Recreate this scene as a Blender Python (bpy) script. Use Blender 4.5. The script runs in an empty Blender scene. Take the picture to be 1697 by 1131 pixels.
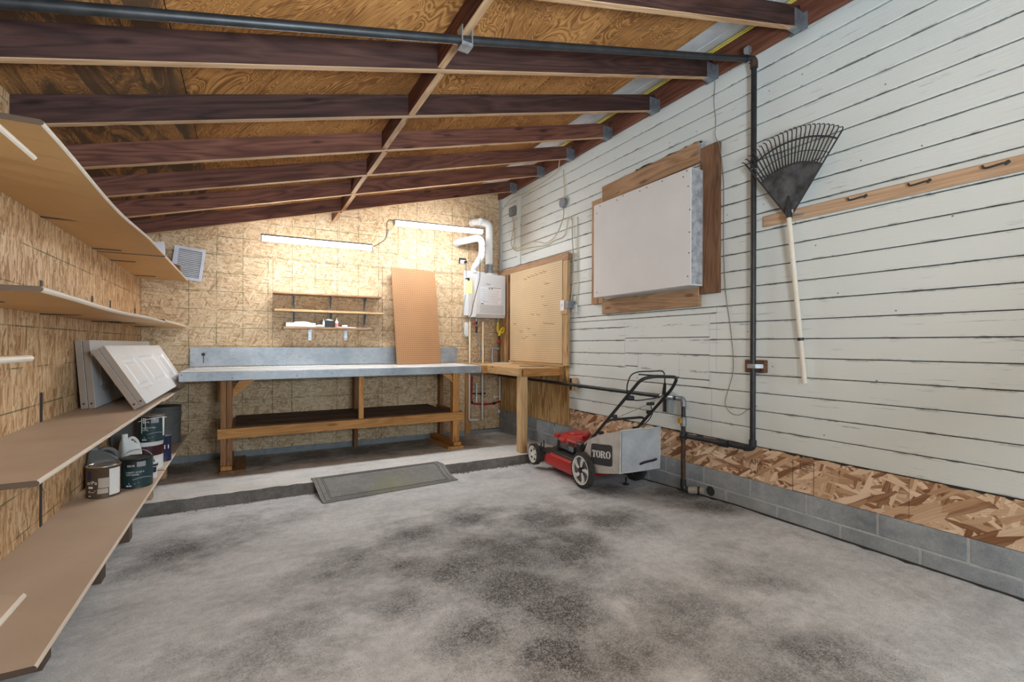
import bpy, bmesh, math, random
from mathutils import Vector, Matrix
random.seed(7)
C = bpy.context.scene.collection
SC = bpy.context.scene
PI = math.pi

# ------------------------------------------------------------------ camera, world, light, exposure
F_PX, CX, CY = 778.0, 848.5, 572.0
cam_d = bpy.data.cameras.new('camera')
cam = bpy.data.objects.new('camera', cam_d); C.objects.link(cam)
cam_d.sensor_width = 36.0; cam_d.sensor_fit = 'HORIZONTAL'
cam_d.lens = F_PX / 1697.0 * 36.0
cam_d.shift_y = (CY - 565.5) / 1697.0
cam_d.clip_start = 0.02
cam.matrix_world = (Matrix.Translation((0, 0, 1.22)) @ Matrix.Rotation(math.radians(-29.4), 4, 'Z')
                    @ Matrix.Rotation(math.radians(90), 4, 'X') @ Matrix.Rotation(math.radians(0.2), 4, 'Z'))
SC.camera = cam
SC.view_settings.view_transform = 'Standard'
SC.view_settings.look = 'None'
SC.view_settings.gamma = 1.0
SC.view_settings.use_curve_mapping = False
SC.view_settings.exposure = 0.42
w = bpy.data.worlds.new('overcast_sky'); SC.world = w; w.use_nodes = True
bg = w.node_tree.nodes['Background']
bg.inputs[0].default_value = (0.72, 0.89, 1.0, 1); bg.inputs[1].default_value = 3.2
pd = bpy.data.lights.new('door_portal', 'AREA'); pd.shape = 'RECTANGLE'; pd.size = 1.75; pd.size_y = 2.2
pd.cycles.is_portal = True
po = bpy.data.objects.new('door_portal', pd); C.objects.link(po)
po.location = (2.12, -1.29, 1.15); po.rotation_euler = (math.radians(90), 0, 0)
TUBE_STRENGTH = 62.0
# unseen fill lamp added beside the camera, aimed up to brighten the roof
fl_d = bpy.data.lights.new('bounce_fill', 'AREA'); fl_d.shape = 'DISK'; fl_d.size = .6; fl_d.energy = 95.0; fl_d.color = (.76, .90, 1.0)
fl_o = bpy.data.objects.new('bounce_fill', fl_d); C.objects.link(fl_o)
fl_o.location = (.7, -.5, 1.4); fl_o.rotation_euler = Vector((-.22, .62, .75)).to_track_quat('-Z', 'Y').to_euler()

# ------------------------------------------------------------------ mesh helpers
WM = {}
def link(o, M, parent):
    C.objects.link(o)
    if parent is not None:
        o.parent = parent
        o.matrix_basis = WM[parent.name].inverted() @ M
    else:
        o.matrix_world = M
    WM[o.name] = M.copy()
    return o
def tag(o, label=None, cat=None, group=None, kind=None):
    if label: o['label'] = label
    if cat: o['category'] = cat
    if group: o['group'] = group
    if kind: o['kind'] = kind
    return o
def thing(name, label, cat, loc=(0, 0, 0), group=None, rotz=0.0):
    o = bpy.data.objects.new(name, None); o.empty_display_size = 0.05
    link(o, Matrix.Translation(loc) @ Matrix.Rotation(rotz, 4, 'Z'), None)
    return tag(o, label, cat, group)
def holder(name, kind='structure', loc=(0, 0, 0)):
    o = bpy.data.objects.new(name, None); link(o, Matrix.Translation(loc), None); o['kind'] = kind
    return o
class MB:
    def __init__(s): s.v = []; s.f = []; s.m = []
    def add(s, vs, fs, mi=0):
        b = len(s.v); s.v += [tuple(p) for p in vs]
        for i, f in enumerate(fs):
            s.f.append([b + k for k in f]); s.m.append(mi if isinstance(mi, int) else mi[i])
        return s
    def hexa(s, p, mi=0):   # p: 4 bottom ccw, 4 top ccw
        return s.add(p, [(3, 2, 1, 0), (4, 5, 6, 7), (0, 1, 5, 4), (1, 2, 6, 5), (2, 3, 7, 6), (3, 0, 4, 7)], mi)
    def box(s, x0, y0, z0, x1, y1, z1, mi=0):
        return s.hexa([(x0, y0, z0), (x1, y0, z0), (x1, y1, z0), (x0, y1, z0), (x0, y0, z1), (x1, y0, z1), (x1, y1, z1), (x0, y1, z1)], mi)
    def prism(s, poly, ext, mi=0):
        n = len(poly); e = Vector(ext); p = [Vector(q) for q in poly]
        vs = p + [q + e for q in p]
        fs = [tuple(range(n))[::-1], tuple(range(n, 2 * n))] + [(i, (i + 1) % n, n + (i + 1) % n, n + i) for i in range(n)]
        return s.add(vs, fs, mi)
    def tube(s, pts, r, n=10, caps=True, closed=False, mi=0):
        P = [Vector(p) for p in pts]; m = len(P)
        R = r if isinstance(r, (list, tuple)) else [r] * m
        T = []
        for i in range(m):
            a = P[(i - 1) % m] if (i > 0 or closed) else P[i]
            b = P[(i + 1) % m] if (i < m - 1 or closed) else P[i]
            T.append((b - a).normalized())
        u = T[0].orthogonal().normalized(); rings = []
        for i in range(m):
            u = (u - T[i] * u.dot(T[i])).normalized(); v = T[i].cross(u)
            k = 1.0
            if 0 < i < m - 1:
                c = (P[i] - P[i - 1]).normalized().dot(T[i]); k = 1.0
            rings.append([P[i] + (u * math.cos(2 * PI * j / n) + v * math.sin(2 * PI * j / n)) * R[i] * k for j in range(n)])
        vs = [q for g in rings for q in g]; fs = []
        for i in range(m if closed else m - 1):
            a = i * n; b = ((i + 1) % m) * n
            for j in range(n): fs.append((a + j, a + (j + 1) % n, b + (j + 1) % n, b + j))
        if caps and not closed:
            fs.append(tuple(range(n))[::-1]); fs.append(tuple(range((m - 1) * n, m * n)))
        return s.add(vs, fs, mi)
    def cyl(s, a, b, r, n=14, mi=0): return s.tube([a, b], r, n, mi=mi)
    def lathe(s, c, prof, n=24, axis='Z', mi=0, cap=True):
        c = Vector(c); vs = []; fs = []
        for (r, h) in prof:
            for j in range(n):
                a = 2 * PI * j / n; x, y = r * math.cos(a), r * math.sin(a)
                if axis == 'Z': q = (x, y, h)
                elif axis == 'X': q = (h, x, y)
                else: q = (y, h, x)
                vs.append(c + Vector(q))
        for i in range(len(prof) - 1):
            for j in range(n): fs.append((i * n + j, i * n + (j + 1) % n, (i + 1) * n + (j + 1) % n, (i + 1) * n + j))
        if cap:
            fs.append(tuple(range(n))[::-1]); fs.append(tuple(range((len(prof) - 1) * n, len(prof) * n)))
        return s.add(vs, fs, mi)
    def loft(s, loops, mi=0, cap=True):
        n = len(loops[0]); vs = [q for l in loops for q in l]; fs = []
        for i in range(len(loops) - 1):
            for j in range(n): fs.append((i * n + j, i * n + (j + 1) % n, (i + 1) * n + (j + 1) % n, (i + 1) * n + j))
        if cap: fs.append(tuple(range(n))[::-1]); fs.append(tuple(range((len(loops) - 1) * n, len(loops) * n)))
        return s.add(vs, fs, mi)
    def map(s, fn): s.v = [tuple(fn(Vector(p))) for p in s.v]; return s
    def build(s, name, mats, parent=None, smooth=False, bevel=0.0, loc=None, local=False, seg=1):
        me = bpy.data.meshes.new(name)
        if parent is not None: M = WM[parent.name].copy()
        else: M = Matrix.Translation(loc or (0, 0, 0))
        if local: vv = s.v
        else:
            I = M.inverted(); vv = [tuple(I @ Vector(p)) for p in s.v]
        me.from_pydata(vv, [], s.f)
        if not isinstance(mats, (list, tuple)): mats = [mats]
        for m in mats: me.materials.append(m)
        if any(s.m): me.polygons.foreach_set('material_index', s.m)
        bm = bmesh.new(); bm.from_mesh(me); bmesh.ops.recalc_face_normals(bm, faces=bm.faces); bm.to_mesh(me); bm.free()
        if smooth:
            me.shade_smooth(); me.set_sharp_from_angle(angle=math.radians(38))
        me.update()
        o = bpy.data.objects.new(name, me); link(o, M, parent)
        if bevel > 0:
            b = o.modifiers.new('bevel', 'BEVEL'); b.width = bevel; b.segments = seg; b.limit_method = 'ANGLE'; b.angle_limit = math.radians(40)
        return o
def plank(name, a, b, up, w, t, mats, parent=None, bevel=0.002, edge=None):
    """a board whose centre line runs a->b; w measured along 'up', t across; grain follows local X"""
    a, b = Vector(a), Vector(b); X = (b - a).normalized(); Z = Vector(up); Z = (Z - X * Z.dot(X)).normalized(); Y = Z.cross(X)
    L = (b - a).length; M = Matrix((X, Y, Z)).transposed().to_4x4(); M.translation = (a + b) / 2
    mb = MB(); mb.box(-L / 2, -t / 2, -w / 2, L / 2, t / 2, w / 2)
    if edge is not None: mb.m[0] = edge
    me = bpy.data.meshes.new(name); me.from_pydata(mb.v, [], mb.f)
    if not isinstance(mats, (list, tuple)): mats = [mats]
    for m in mats: me.materials.append(m)
    if any(mb.m): me.polygons.foreach_set('material_index', mb.m)
    me.update()
    o = bpy.data.objects.new(name, me); link(o, M, parent)
    if bevel > 0:
        bv = o.modifiers.new('bevel', 'BEVEL'); bv.width = bevel; bv.segments = 1
    return o
def text_mesh(s, size, fn, name, mat, parent, extrude=0.0, width=None):
    cu = bpy.data.curves.new('t', 'FONT'); cu.body = s; cu.size = size; cu.resolution_u = 2; cu.extrude = extrude
    to = bpy.data.objects.new('t', cu); C.objects.link(to); bpy.context.view_layer.update()
    me = bpy.data.meshes.new_from_object(to.evaluated_get(bpy.context.evaluated_depsgraph_get()))
    bpy.data.objects.remove(to); bpy.data.curves.remove(cu)
    xs = [v.co.x for v in me.vertices]; x0, x1 = min(xs), max(xs); k = 1.0 if width is None else width / (x1 - x0)
    I = WM[parent.name].inverted()
    for v in me.vertices:
        v.co = I @ Vector(fn((v.co.x - x0) * k, v.co.y, v.co.z))
    me.materials.append(mat); me.name = name
    o = bpy.data.objects.new(name, me); link(o, WM[parent.name].copy(), parent)
    return o
def arc(c, r, a0, a1, n, ux, uy):
    c, ux, uy = Vector(c), Vector(ux), Vector(uy)
    return [c + (ux * math.cos(a0 + (a1 - a0) * i / n) + uy * math.sin(a0 + (a1 - a0) * i / n)) * r for i in range(n + 1)]
def fillet(pts, r, n=5):
    P = [Vector(p) for p in pts]; out = [P[0]]
    for i in range(1, len(P) - 1):
        a, b, c = P[i - 1], P[i], P[i + 1]; d1 = (a - b); d2 = (c - b)
        k = min(r, d1.length * .49, d2.length * .49); p = b + d1.normalized() * k; q = b + d2.normalized() * k
        for j in range(n + 1):
            t = j / n; out.append(p * (1 - t) ** 2 + b * 2 * t * (1 - t) + q * t * t)
    out.append(P[-1]); return out
def floor_z(y): return .06 if y < 2.2 else .06 - .044 * (y - 2.2)
def slab_z(y): return .06 - .038 * (y - 4.26)
def cat(pts, n=6):      # smooth curve through points
    P = [Vector(p) for p in pts]; out = []
    for i in range(len(P) - 1):
        p0 = P[max(i - 1, 0)]; p1 = P[i]; p2 = P[i + 1]; p3 = P[min(i + 2, len(P) - 1)]
        for j in range(n):
            t = j / n
            out.append(.5 * ((2 * p1) + (p2 - p0) * t + (2 * p0 - 5 * p1 + 4 * p2 - p3) * t * t + (3 * p1 - p0 - 3 * p2 + p3) * t ** 3))
    out.append(P[-1]); return out

# ------------------------------------------------------------------ material helpers
class NT:
    def __init__(s, name, rough=.6, metal=0.0, spec=.3):
        s.m = bpy.data.materials.new(name); s.m.use_nodes = True; s.t = s.m.node_tree
        s.b = s.t.nodes['Principled BSDF']; s.b.inputs['Roughness'].default_value = rough
        s.b.inputs['Metallic'].default_value = metal; s.b.inputs['Specular IOR Level'].default_value = spec
    def n(s, typ, ins=None, **pr):
        nd = s.t.nodes.new(typ)
        for k, v in pr.items(): setattr(nd, k, v)
        for k, v in (ins or {}).items(): s.set(nd.inputs[k], v)
        return nd
    def set(s, sock, v):
        if isinstance(v, bpy.types.NodeSocket): s.t.links.new(v, sock)
        else: sock.default_value = v
    def math(s, op, a, b=0.0, c=None, clamp=False):
        nd = s.t.nodes.new('ShaderNodeMath'); nd.operation = op; nd.use_clamp = clamp
        s.set(nd.inputs[0], a); s.set(nd.inputs[1], b)
        if c is not None: s.set(nd.inputs[2], c)
        return nd.outputs[0]
    def mix(s, f, a, b, blend='MIX'):
        nd = s.t.nodes.new('ShaderNodeMix'); nd.data_type = 'RGBA'; nd.blend_type = blend
        s.set(nd.inputs[0], f)
        for i, v in ((6, a), (7, b)):
            if isinstance(v, tuple) and len(v) == 3: v = (*v, 1)
            s.set(nd.inputs[i], v)
        return nd.outputs[2]
    def pos(s): return s.n('ShaderNodeNewGeometry').outputs['Position']
    def obj(s): return s.n('ShaderNodeTexCoord').outputs['Object']
    def rnd(s): return s.n('ShaderNodeObjectInfo').outputs['Random']
    def map(s, v, scale=(1, 1, 1), loc=(0, 0, 0), rot=(0, 0, 0)):
        return s.n('ShaderNodeMapping', {0: v, 1: loc, 2: rot, 3: scale}).outputs[0]
    def noise(s, v, scale, det=3, rough=.5, dist=0.0, dim='3D'):
        nd = s.n('ShaderNodeTexNoise', {'Vector': v, 'Scale': scale, 'Detail': det, 'Roughness': rough, 'Distortion': dist}, noise_dimensions=dim)
        return nd.outputs['Fac']
    def ramp(s, f, stops, interp='LINEAR'):
        nd = s.t.nodes.new('ShaderNodeValToRGB'); cr = nd.color_ramp; cr.interpolation = interp
        while len(cr.elements) < len(stops): cr.elements.new(.5)
        for e, (p, c) in zip(cr.elements, stops):
            e.position = p; e.color = (c, c, c, 1) if isinstance(c, (int, float)) else (*c, 1)
        s.set(nd.inputs[0], f); return nd.outputs[0]
    def step(s, f, a, b):
        nd = s.n('ShaderNodeMapRange', {0: f, 1: a, 2: b, 3: 0.0, 4: 1.0}); nd.clamp = True; return nd.outputs[0]
    def sep(s, v):
        nd = s.n('ShaderNodeSeparateXYZ', {0: v}); return nd.outputs
    def comb(s, x, y, z=0.0): return s.n('ShaderNodeCombineXYZ', {0: x, 1: y, 2: z}).outputs[0]
    def color(s, c):
        if isinstance(c, tuple): c = (*c[:3], 1)
        s.set(s.b.inputs['Base Color'], c); return s
    def bump(s, h, strength=.3, dist=.01):
        nd = s.n('ShaderNodeBump', {'Height': h, 'Strength': strength, 'Distance': dist})
        s.t.links.new(nd.outputs[0], s.b.inputs['Normal']); return s
    def rough(s, v): s.set(s.b.inputs['Roughness'], v); return s

def plain(name, c, rough=.5, metal=0.0, spec=.3, var=.12, scale=9.0):
    m = NT(name, rough, metal, spec); v = m.obj()
    f = m.noise(v, scale, 4, .6)
    k = m.step(f, .3, .7)
    m.color(m.mix(k, tuple(x * (1 - var) for x in c), tuple(min(1, x * (1 + var)) for x in c)))
    m.bump(m.noise(v, scale * 14, 2), .06, .002)
    return m.m

def osb(name, L=.062, W=.0105, angs=(0.2, 1.35, 2.25, -.35, .75, 1.75, 2.75, 1.0, 2.0, .1), dark=(.29, .165, .08), mid=(.55, .385, .225), light=(.74, .60, .43), grid=None, seed=0.0, contrast=1.0, ph=(1.391, .243)):
    m = NT(name, .62, 0, .25); p = m.sep(m.pos())
    u = m.math('ADD', p[0], p[1]); vec = m.comb(u, p[2])
    wn = m.n('ShaderNodeTexNoise', {'Vector': vec, 'Scale': 9.0, 'Detail': 2.0}, noise_dimensions='2D').outputs['Color']
    vec = m.n('ShaderNodeVectorMath', {0: vec, 1: m.n('ShaderNodeVectorMath', {0: wn, 1: (.008, .008, 0)}, operation='MULTIPLY').outputs[0]}, operation='ADD').outputs[0]
    tone = None
    for k, a in enumerate(angs):
        r = m.n('ShaderNodeVectorRotate', {'Vector': vec, 'Angle': a}, rotation_type='Z_AXIS').outputs[0]
        s = .75 + .5 * ((k * 37) % 10) / 10
        q = m.map(r, (1 / (L * s), 1 / (W * s), 1), (seed + 17.3 * k, 5.1 * k, 0))
        vo = m.n('ShaderNodeTexVoronoi', {'Vector': q, 'Scale': 1.0, 'Randomness': 1.0}, voronoi_dimensions='2D')
        cs = m.n('ShaderNodeSeparateColor', {0: vo.outputs['Color']}).outputs
        fi = m.noise(m.map(q, (.5, 5, 1)), 1.0, 2, .6, dim='2D')
        t = m.math('ADD', cs[1], m.math('MULTIPLY', m.math('SUBTRACT', fi, .5), .55))
        edge = m.step(vo.outputs['Distance'], .62, .95)
        t = m.math('SUBTRACT', t, m.math('MULTIPLY', edge, .25))
        if tone is None: tone = t
        else:
            pres = m.math('GREATER_THAN', cs[0], .66)
            tone = m.math('ADD', m.math('MULTIPLY', tone, m.math('SUBTRACT', 1.0, pres)), m.math('MULTIPLY', t, pres))
    tone = m.math('ADD', m.math('MULTIPLY', m.math('SUBTRACT', tone, .5), contrast), .5)
    big = m.noise(vec, 1.6, 2, dim='2D')
    tone = m.math('ADD', tone, m.math('MULTIPLY', m.math('SUBTRACT', big, .5), .35))
    c = m.ramp(tone, [(0.0, dark), (.42, mid), (.72, tuple(.5 * (a + b) for a, b in zip(mid, light))), (1.0, light)])
    if grid:
        du, dv = grid
        gm = None
        for val, d, off in ((p[2], dv, ph[0]), (u, du, ph[1])):
            if not d: continue
            fr = m.math('ABSOLUTE', m.math('SUBTRACT', m.math('FRACT', m.math('DIVIDE', m.math('SUBTRACT', val, off - d * 100.5), d)), .5))
            g = m.math('LESS_THAN', fr, .0032 / d)
            gm = g if gm is None else m.math('MAXIMUM', gm, g)
        wear = m.step(m.noise(vec, 5.0, 3, dim='2D'), .36, .56)
        c = m.mix(m.math('MULTIPLY', m.math('MULTIPLY', gm, wear), .8), c, (.055, .085, .035))
    m.color(c); m.bump(tone, .18, .003)
    return m.m

def lumber(name, dark, light, g=1.0, rough=.62, knots=True, stain=0.0, tint=.15):
    m = NT(name, rough, 0, .25); v = m.obj()
    off = m.math('MULTIPLY', m.rnd(), 40.0)
    v = m.n('ShaderNodeVectorMath', {0: v, 1: m.comb(off, off, off)}, operation='ADD').outputs[0]
    q = m.map(v, (.9 * g, 9 * g, 9 * g))
    n1 = m.noise(q, 1.0, 3, .5, .6)
    rings = m.math('ABSOLUTE', m.math('SUBTRACT', m.math('FRACT', m.math('MULTIPLY', n1, 9.0)), .5))
    fib = m.noise(m.map(v, (4, 160, 160)), 1.0, 2, .6)
    t = m.math('ADD', m.math('MULTIPLY', rings, 1.0), m.math('MULTIPLY', m.math('SUBTRACT', fib, .5), .55))
    big = m.noise(m.map(v, (1.2, 3, 3)), 1.0, 3)
    t = m.math('ADD', t, m.math('MULTIPLY', m.math('SUBTRACT', big, .5), .9))
    t = m.math('ADD', t, .22)
    c = m.ramp(t, [(0.05, dark), (.5, tuple(.5 * (a + b) for a, b in zip(dark, light))), (.95, light)])
    if knots:
        vo = m.n('ShaderNodeTexVoronoi', {'Vector': m.map(v, (2.6, 9, 9)), 'Scale': 1.0}).outputs['Distance']
        kn = m.math('SUBTRACT', 1.0, m.step(vo, .07, .17))
        c = m.mix(m.math('MULTIPLY', kn, .7), c, tuple(x * .35 for x in dark))
    if stain:
        sn = m.step(m.noise(m.map(v, (1.5, 4, 4)), 1.0, 5, .65), .5, .72)
        c = m.mix(m.math('MULTIPLY', sn, stain), c, tuple(x * .22 for x in dark))
    rv = m.math('SUBTRACT', m.rnd(), .5)
    c = m.n('ShaderNodeHueSaturation', {'Color': c, 'Value': m.math('ADD', 1.0, m.math('MULTIPLY', rv, tint * 2))}).outputs[0]
    m.color(c); m.bump(t, .12, .003)
    return m.m

# ------------------------------------------------------------------ materials
M_osb = osb('osb_back', grid=(.2417, .1935), seed=1, contrast=.72)
M_osb_left = osb('osb_left', L=.085, W=.0125, angs=(1.45, 1.75, 1.2, .8, 1.9, 1.5, 2.2, 1.35, 1.65), grid=(0, .195), seed=9, ph=(1.3, 0), dark=(.28, .14, .06), mid=(.57, .345, .17), light=(.79, .585, .37), contrast=.9)
M_osb_band = osb('osb_band', L=.125, W=.024, angs=(.1, 1.0, -.45, 2.4, .3, 1.3, -.15, .6), dark=(.24, .11, .055), mid=(.54, .345, .205), light=(.86, .68, .50), seed=31, contrast=1.05)
M_rafter = lumber('rafter_wood', (.024, .0125, .012), (.095, .045, .036), .8, .7, stain=.45)
M_rafter2 = lumber('red_rafter_wood', (.075, .028, .020), (.25, .105, .070), .8, .7, stain=.3)
M_raft_edge_lit = lumber('rafter_edge_lit_wood', (.36, .20, .10), (.62, .42, .25), .8, .7)  # pale undersides: cleaner wood, with bounce light painted into the colour
M_ledger = lumber('ledger_wood', (.10, .032, .020), (.26, .10, .060), .8, .7)
M_pine = lumber('pine_wood', (.42, .25, .11), (.66, .46, .25), .9, .6)
M_fir = lumber('fir_wood', (.36, .155, .042), (.62, .32, .11), .9, .6, stain=.3)
M_oldfir = lumber('old_fir_wood', (.17, .078, .035), (.36, .185, .085), .9, .7, stain=.5)
M_frameboard = lumber('frame_board_wood', (.30, .165, .088), (.55, .355, .21), .7, .7, stain=.3)
M_darkboard = lumber('dark_board_wood', (.13, .062, .034), (.30, .16, .09), .7, .7, stain=.55)
M_hookboard = lumber('hook_board_wood', (.40, .25, .15), (.60, .42, .28), .8, .65)
M_greywood = lumber('grey_painted_wood', (.30, .31, .31), (.48, .49, .49), .8, .6, knots=False)
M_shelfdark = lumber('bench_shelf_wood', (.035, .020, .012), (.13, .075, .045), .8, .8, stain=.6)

def mk_mdf(name, c1, c2):
    m = NT(name, .55, 0, .3); p = m.pos()
    f = m.noise(p, 240, 2, .6); g = m.noise(p, 2.2, 3, .6)
    t = m.math('ADD', m.math('MULTIPLY', f, .35), m.math('MULTIPLY', m.step(g, .3, .7), .65))
    m.color(m.mix(t, c1, c2)); m.bump(f, .05, .001); return m.m
M_mdf = mk_mdf('mdf_board', (.56, .335, .14), (.66, .41, .185))
M_mdf_top = mk_mdf('mdf_board_worn', (.50, .385, .285), (.65, .52, .40))
M_mdf_nose = mk_mdf('mdf_nosing', (.62, .52, .41), (.72, .62, .51))
M_mdf_cut = mk_mdf('mdf_cut_edge', (.075, .048, .032), (.13, .085, .058))
M_doorcore = mk_mdf('door_core', (.24, .175, .13), (.36, .28, .22))

def mk_ply(name, dark, mid, light, stain):
    m = NT(name, .65, 0, .25); p = m.pos(); s = m.sep(p)
    v = m.comb(s[0], s[1])
    off = m.math('MULTIPLY', m.rnd(), 30.0)
    v2 = m.n('ShaderNodeVectorMath', {0: v, 1: m.comb(off, off)}, operation='ADD').outputs[0]
    v2 = m.n('ShaderNodeVectorRotate', {'Vector': v2, 'Angle': m.math('SUBTRACT', m.rnd(), .5)}, rotation_type='Z_AXIS').outputs[0]
    n1 = m.noise(m.map(v2, (3.4, 1.1, 1)), 1.0, 3, .55, 1.2, dim='2D')
    rings = m.math('ABSOLUTE', m.math('SUBTRACT', m.math('FRACT', m.math('MULTIPLY', n1, 34.0)), .5))
    fib = m.noise(m.map(v2, (90, 4, 1)), 1.0, 2, .6, dim='2D')
    t = m.math('ADD', m.math('MULTIPLY', rings, 1.0), m.math('MULTIPLY', m.math('SUBTRACT', fib, .5), .6))
    t = m.math('ADD', t, m.math('MULTIPLY', m.math('SUBTRACT', m.noise(v2, 2.0, 3, dim='2D'), .5), .8))
    c = m.ramp(t, [(0.02, dark), (.4, mid), (.85, light)])
    sn = m.step(m.noise(m.map(v2, (9, 1.6, 1)), 1.0, 4, .6, .8, dim='2D'), .43, .55)
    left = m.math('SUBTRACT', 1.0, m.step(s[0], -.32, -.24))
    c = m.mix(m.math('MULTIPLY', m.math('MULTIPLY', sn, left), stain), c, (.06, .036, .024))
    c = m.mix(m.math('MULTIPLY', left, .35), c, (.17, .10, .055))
    sp = m.step(m.noise(v2, 5.0, 5, .7, dim='2D'), .62, .78)
    c = m.mix(m.math('MULTIPLY', sp, .6), c, (.09, .05, .03))
    m.color(c); m.bump(t, .1, .002); return m.m
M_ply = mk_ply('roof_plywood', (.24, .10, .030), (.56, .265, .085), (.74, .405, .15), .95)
M_plywall = osb('wall_plywood', L=.25, W=.02, angs=(1.57, 1.5, 1.65, 1.45, 1.6), dark=(.24, .12, .04), mid=(.52, .32, .13), light=(.66, .46, .23), seed=55)

def mk_siding():
    m = NT('siding_paint', .5, 0, .35); p = m.sep(m.pos()); v = m.comb(p[1], p[2])
    r = m.rnd()
    base = m.mix(m.noise(v, 1.3, 3, dim='2D'), (.64, .69, .675), (.76, .80, .785))
    base = m.mix(m.math('MULTIPLY', r, .25), base, (.73, .775, .75))
    g = m.noise(m.map(v, (2.2, 60, 1)), 1.0, 4, .7, dim='2D')
    crack = m.math('MULTIPLY', m.step(g, .655, .70), m.step(m.noise(v, 3.2, 3, dim='2D'), .47, .6))
    fz = m.math('FRACT', m.math('DIVIDE', m.math('SUBTRACT', p[2], .515), .125))
    nearlow = m.math('SUBTRACT', 1.0, m.step(m.math('ABSOLUTE', m.math('SUBTRACT', m.math('FRACT', m.math('ADD', fz, .5)), .5)), .02, .12))
    chip = m.math('MULTIPLY', m.step(m.noise(m.map(v, (6, 40, 1)), 1.0, 4, .7, dim='2D'), .55, .62), nearlow)
    spots = m.math('LESS_THAN', m.n('ShaderNodeTexVoronoi', {'Vector': v, 'Scale': 2.3}, voronoi_dimensions='2D').outputs['Distance'], .011)
    k = m.math('MAXIMUM', m.math('MAXIMUM', m.math('MULTIPLY', crack, .55), m.math('MULTIPLY', chip, .6)), m.math('MULTIPLY', spots, .8))
    m.color(m.mix(k, base, (.10, .095, .085)))
    m.bump(m.math('SUBTRACT', m.noise(m.map(v, (4, 90, 1)), 1.0, 3, .6, dim='2D'), m.math('MULTIPLY', k, .8)), .25, .003)
    return m.m
M_siding = mk_siding()
M_gap = plain('siding_gap', (.045, .043, .04), .9)
M_soffit = plain('soffit_paint', (.66, .66, .68), .6, var=.14, scale=5)

def mk_concrete(name, a, b, blobs=(), speck=.5, dirt_shade=(.05, .042, .036), tintv=0.0):
    m = NT(name, .8, 0, .25); P = m.pos(); s = m.sep(P); v = m.comb(s[0], s[1], s[2])
    n1 = m.noise(v, 1.7, 9, .7); n2 = m.noise(v, 22, 6, .75); n3 = m.noise(v, 190, 2, .6)
    t = m.math('ADD', m.math('MULTIPLY', n1, .55), m.math('MULTIPLY', n2, .45))
    c = m.mix(m.step(t, .36, .62), a, b)
    sm = m.noise(m.map(v, (1.0, 3.2, 1), rot=(0, 0, .5)), 2.0, 5, .7)
    c = m.mix(m.math('MULTIPLY', m.step(sm, .5, .68), .30), c, tuple(x * .5 for x in a))
    k = None
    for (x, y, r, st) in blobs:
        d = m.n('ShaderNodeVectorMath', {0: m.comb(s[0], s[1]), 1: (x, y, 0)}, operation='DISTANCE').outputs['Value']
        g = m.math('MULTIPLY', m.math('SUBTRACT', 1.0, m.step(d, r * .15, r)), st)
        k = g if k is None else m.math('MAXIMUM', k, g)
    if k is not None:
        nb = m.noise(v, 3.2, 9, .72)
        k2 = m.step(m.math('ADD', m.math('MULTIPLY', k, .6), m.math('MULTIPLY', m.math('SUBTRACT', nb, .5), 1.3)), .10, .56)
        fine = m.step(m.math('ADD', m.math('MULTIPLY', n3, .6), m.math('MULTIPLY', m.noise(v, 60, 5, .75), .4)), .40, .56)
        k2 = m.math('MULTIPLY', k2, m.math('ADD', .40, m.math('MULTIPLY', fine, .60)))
        c = m.mix(k2, c, dirt_shade)
    c = m.mix(m.math('MULTIPLY', m.step(n3, .56, .66), speck), c, tuple(x * .35 for x in a))
    m.color(c); m.bump(m.math('ADD', m.math('MULTIPLY', n3, .5), n2), .22, .004)
    return m.m
BL = [(.95, 2.80, .50, .8), (1.35, 2.95, .45, .85), (1.75, 2.65, .50, .95), (2.1, 2.40, .5, .9), (1.35, 2.25, .55, 1.0), (1.15, 1.95, .50, 1.0), (1.15, 1.70, .45, .95), (.85, 1.72, .35, .85), (.50, 2.55, .45, .8), (.72, 2.40, .40, .75), (2.98, 2.6, .42, 1.0), (2.9, 2.25, .38, .9),
      (1.75, 1.02, .6, .75), (1.6, 1.35, .45, .8), (2.2, 1.5, .5, .5), (-.35, 3.35, .50, .85), (-.05, 3.6, .45, .6), (.15, 2.1, .5, .5), (.75, 1.2, .5, .4), (2.6, 3.0, .45, .85), (.3, 3.8, .35, .4), (1.25, 2.55, .42, .9), (1.0, 2.25, .45, .9), (1.55, 2.15, .45, .9), (1.0, 1.45, .38, .85), (1.7, 2.3, .45, .85), (1.25, 1.35, .38, .7), (.6, 2.05, .4, .6)]
M_floor = mk_concrete('floor_concrete', (.45, .465, .475), (.72, .735, .745), BL, .45, dirt_shade=(.062, .056, .052))
M_slab = mk_concrete('slab_concrete', (.60, .59, .57), (.80, .79, .77), [(-.6, 5.45, .8, .95), (0, 5.5, .8, .95), (.6, 5.5, .8, .95), (1.2, 5.5, .8, .95), (1.8, 5.5, .8, .95), (2.4, 5.5, .8, .95)], .3, dirt_shade=(.15, .105, .07))  # brown dirt under the bench, with the bench's shade painted into it
M_curb = mk_concrete('curb_concrete', (.10, .088, .078), (.24, .22, .20), (), .6)
M_footing = mk_concrete('footing_concrete', (.20, .225, .235), (.32, .34, .35), (), .4)
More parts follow.
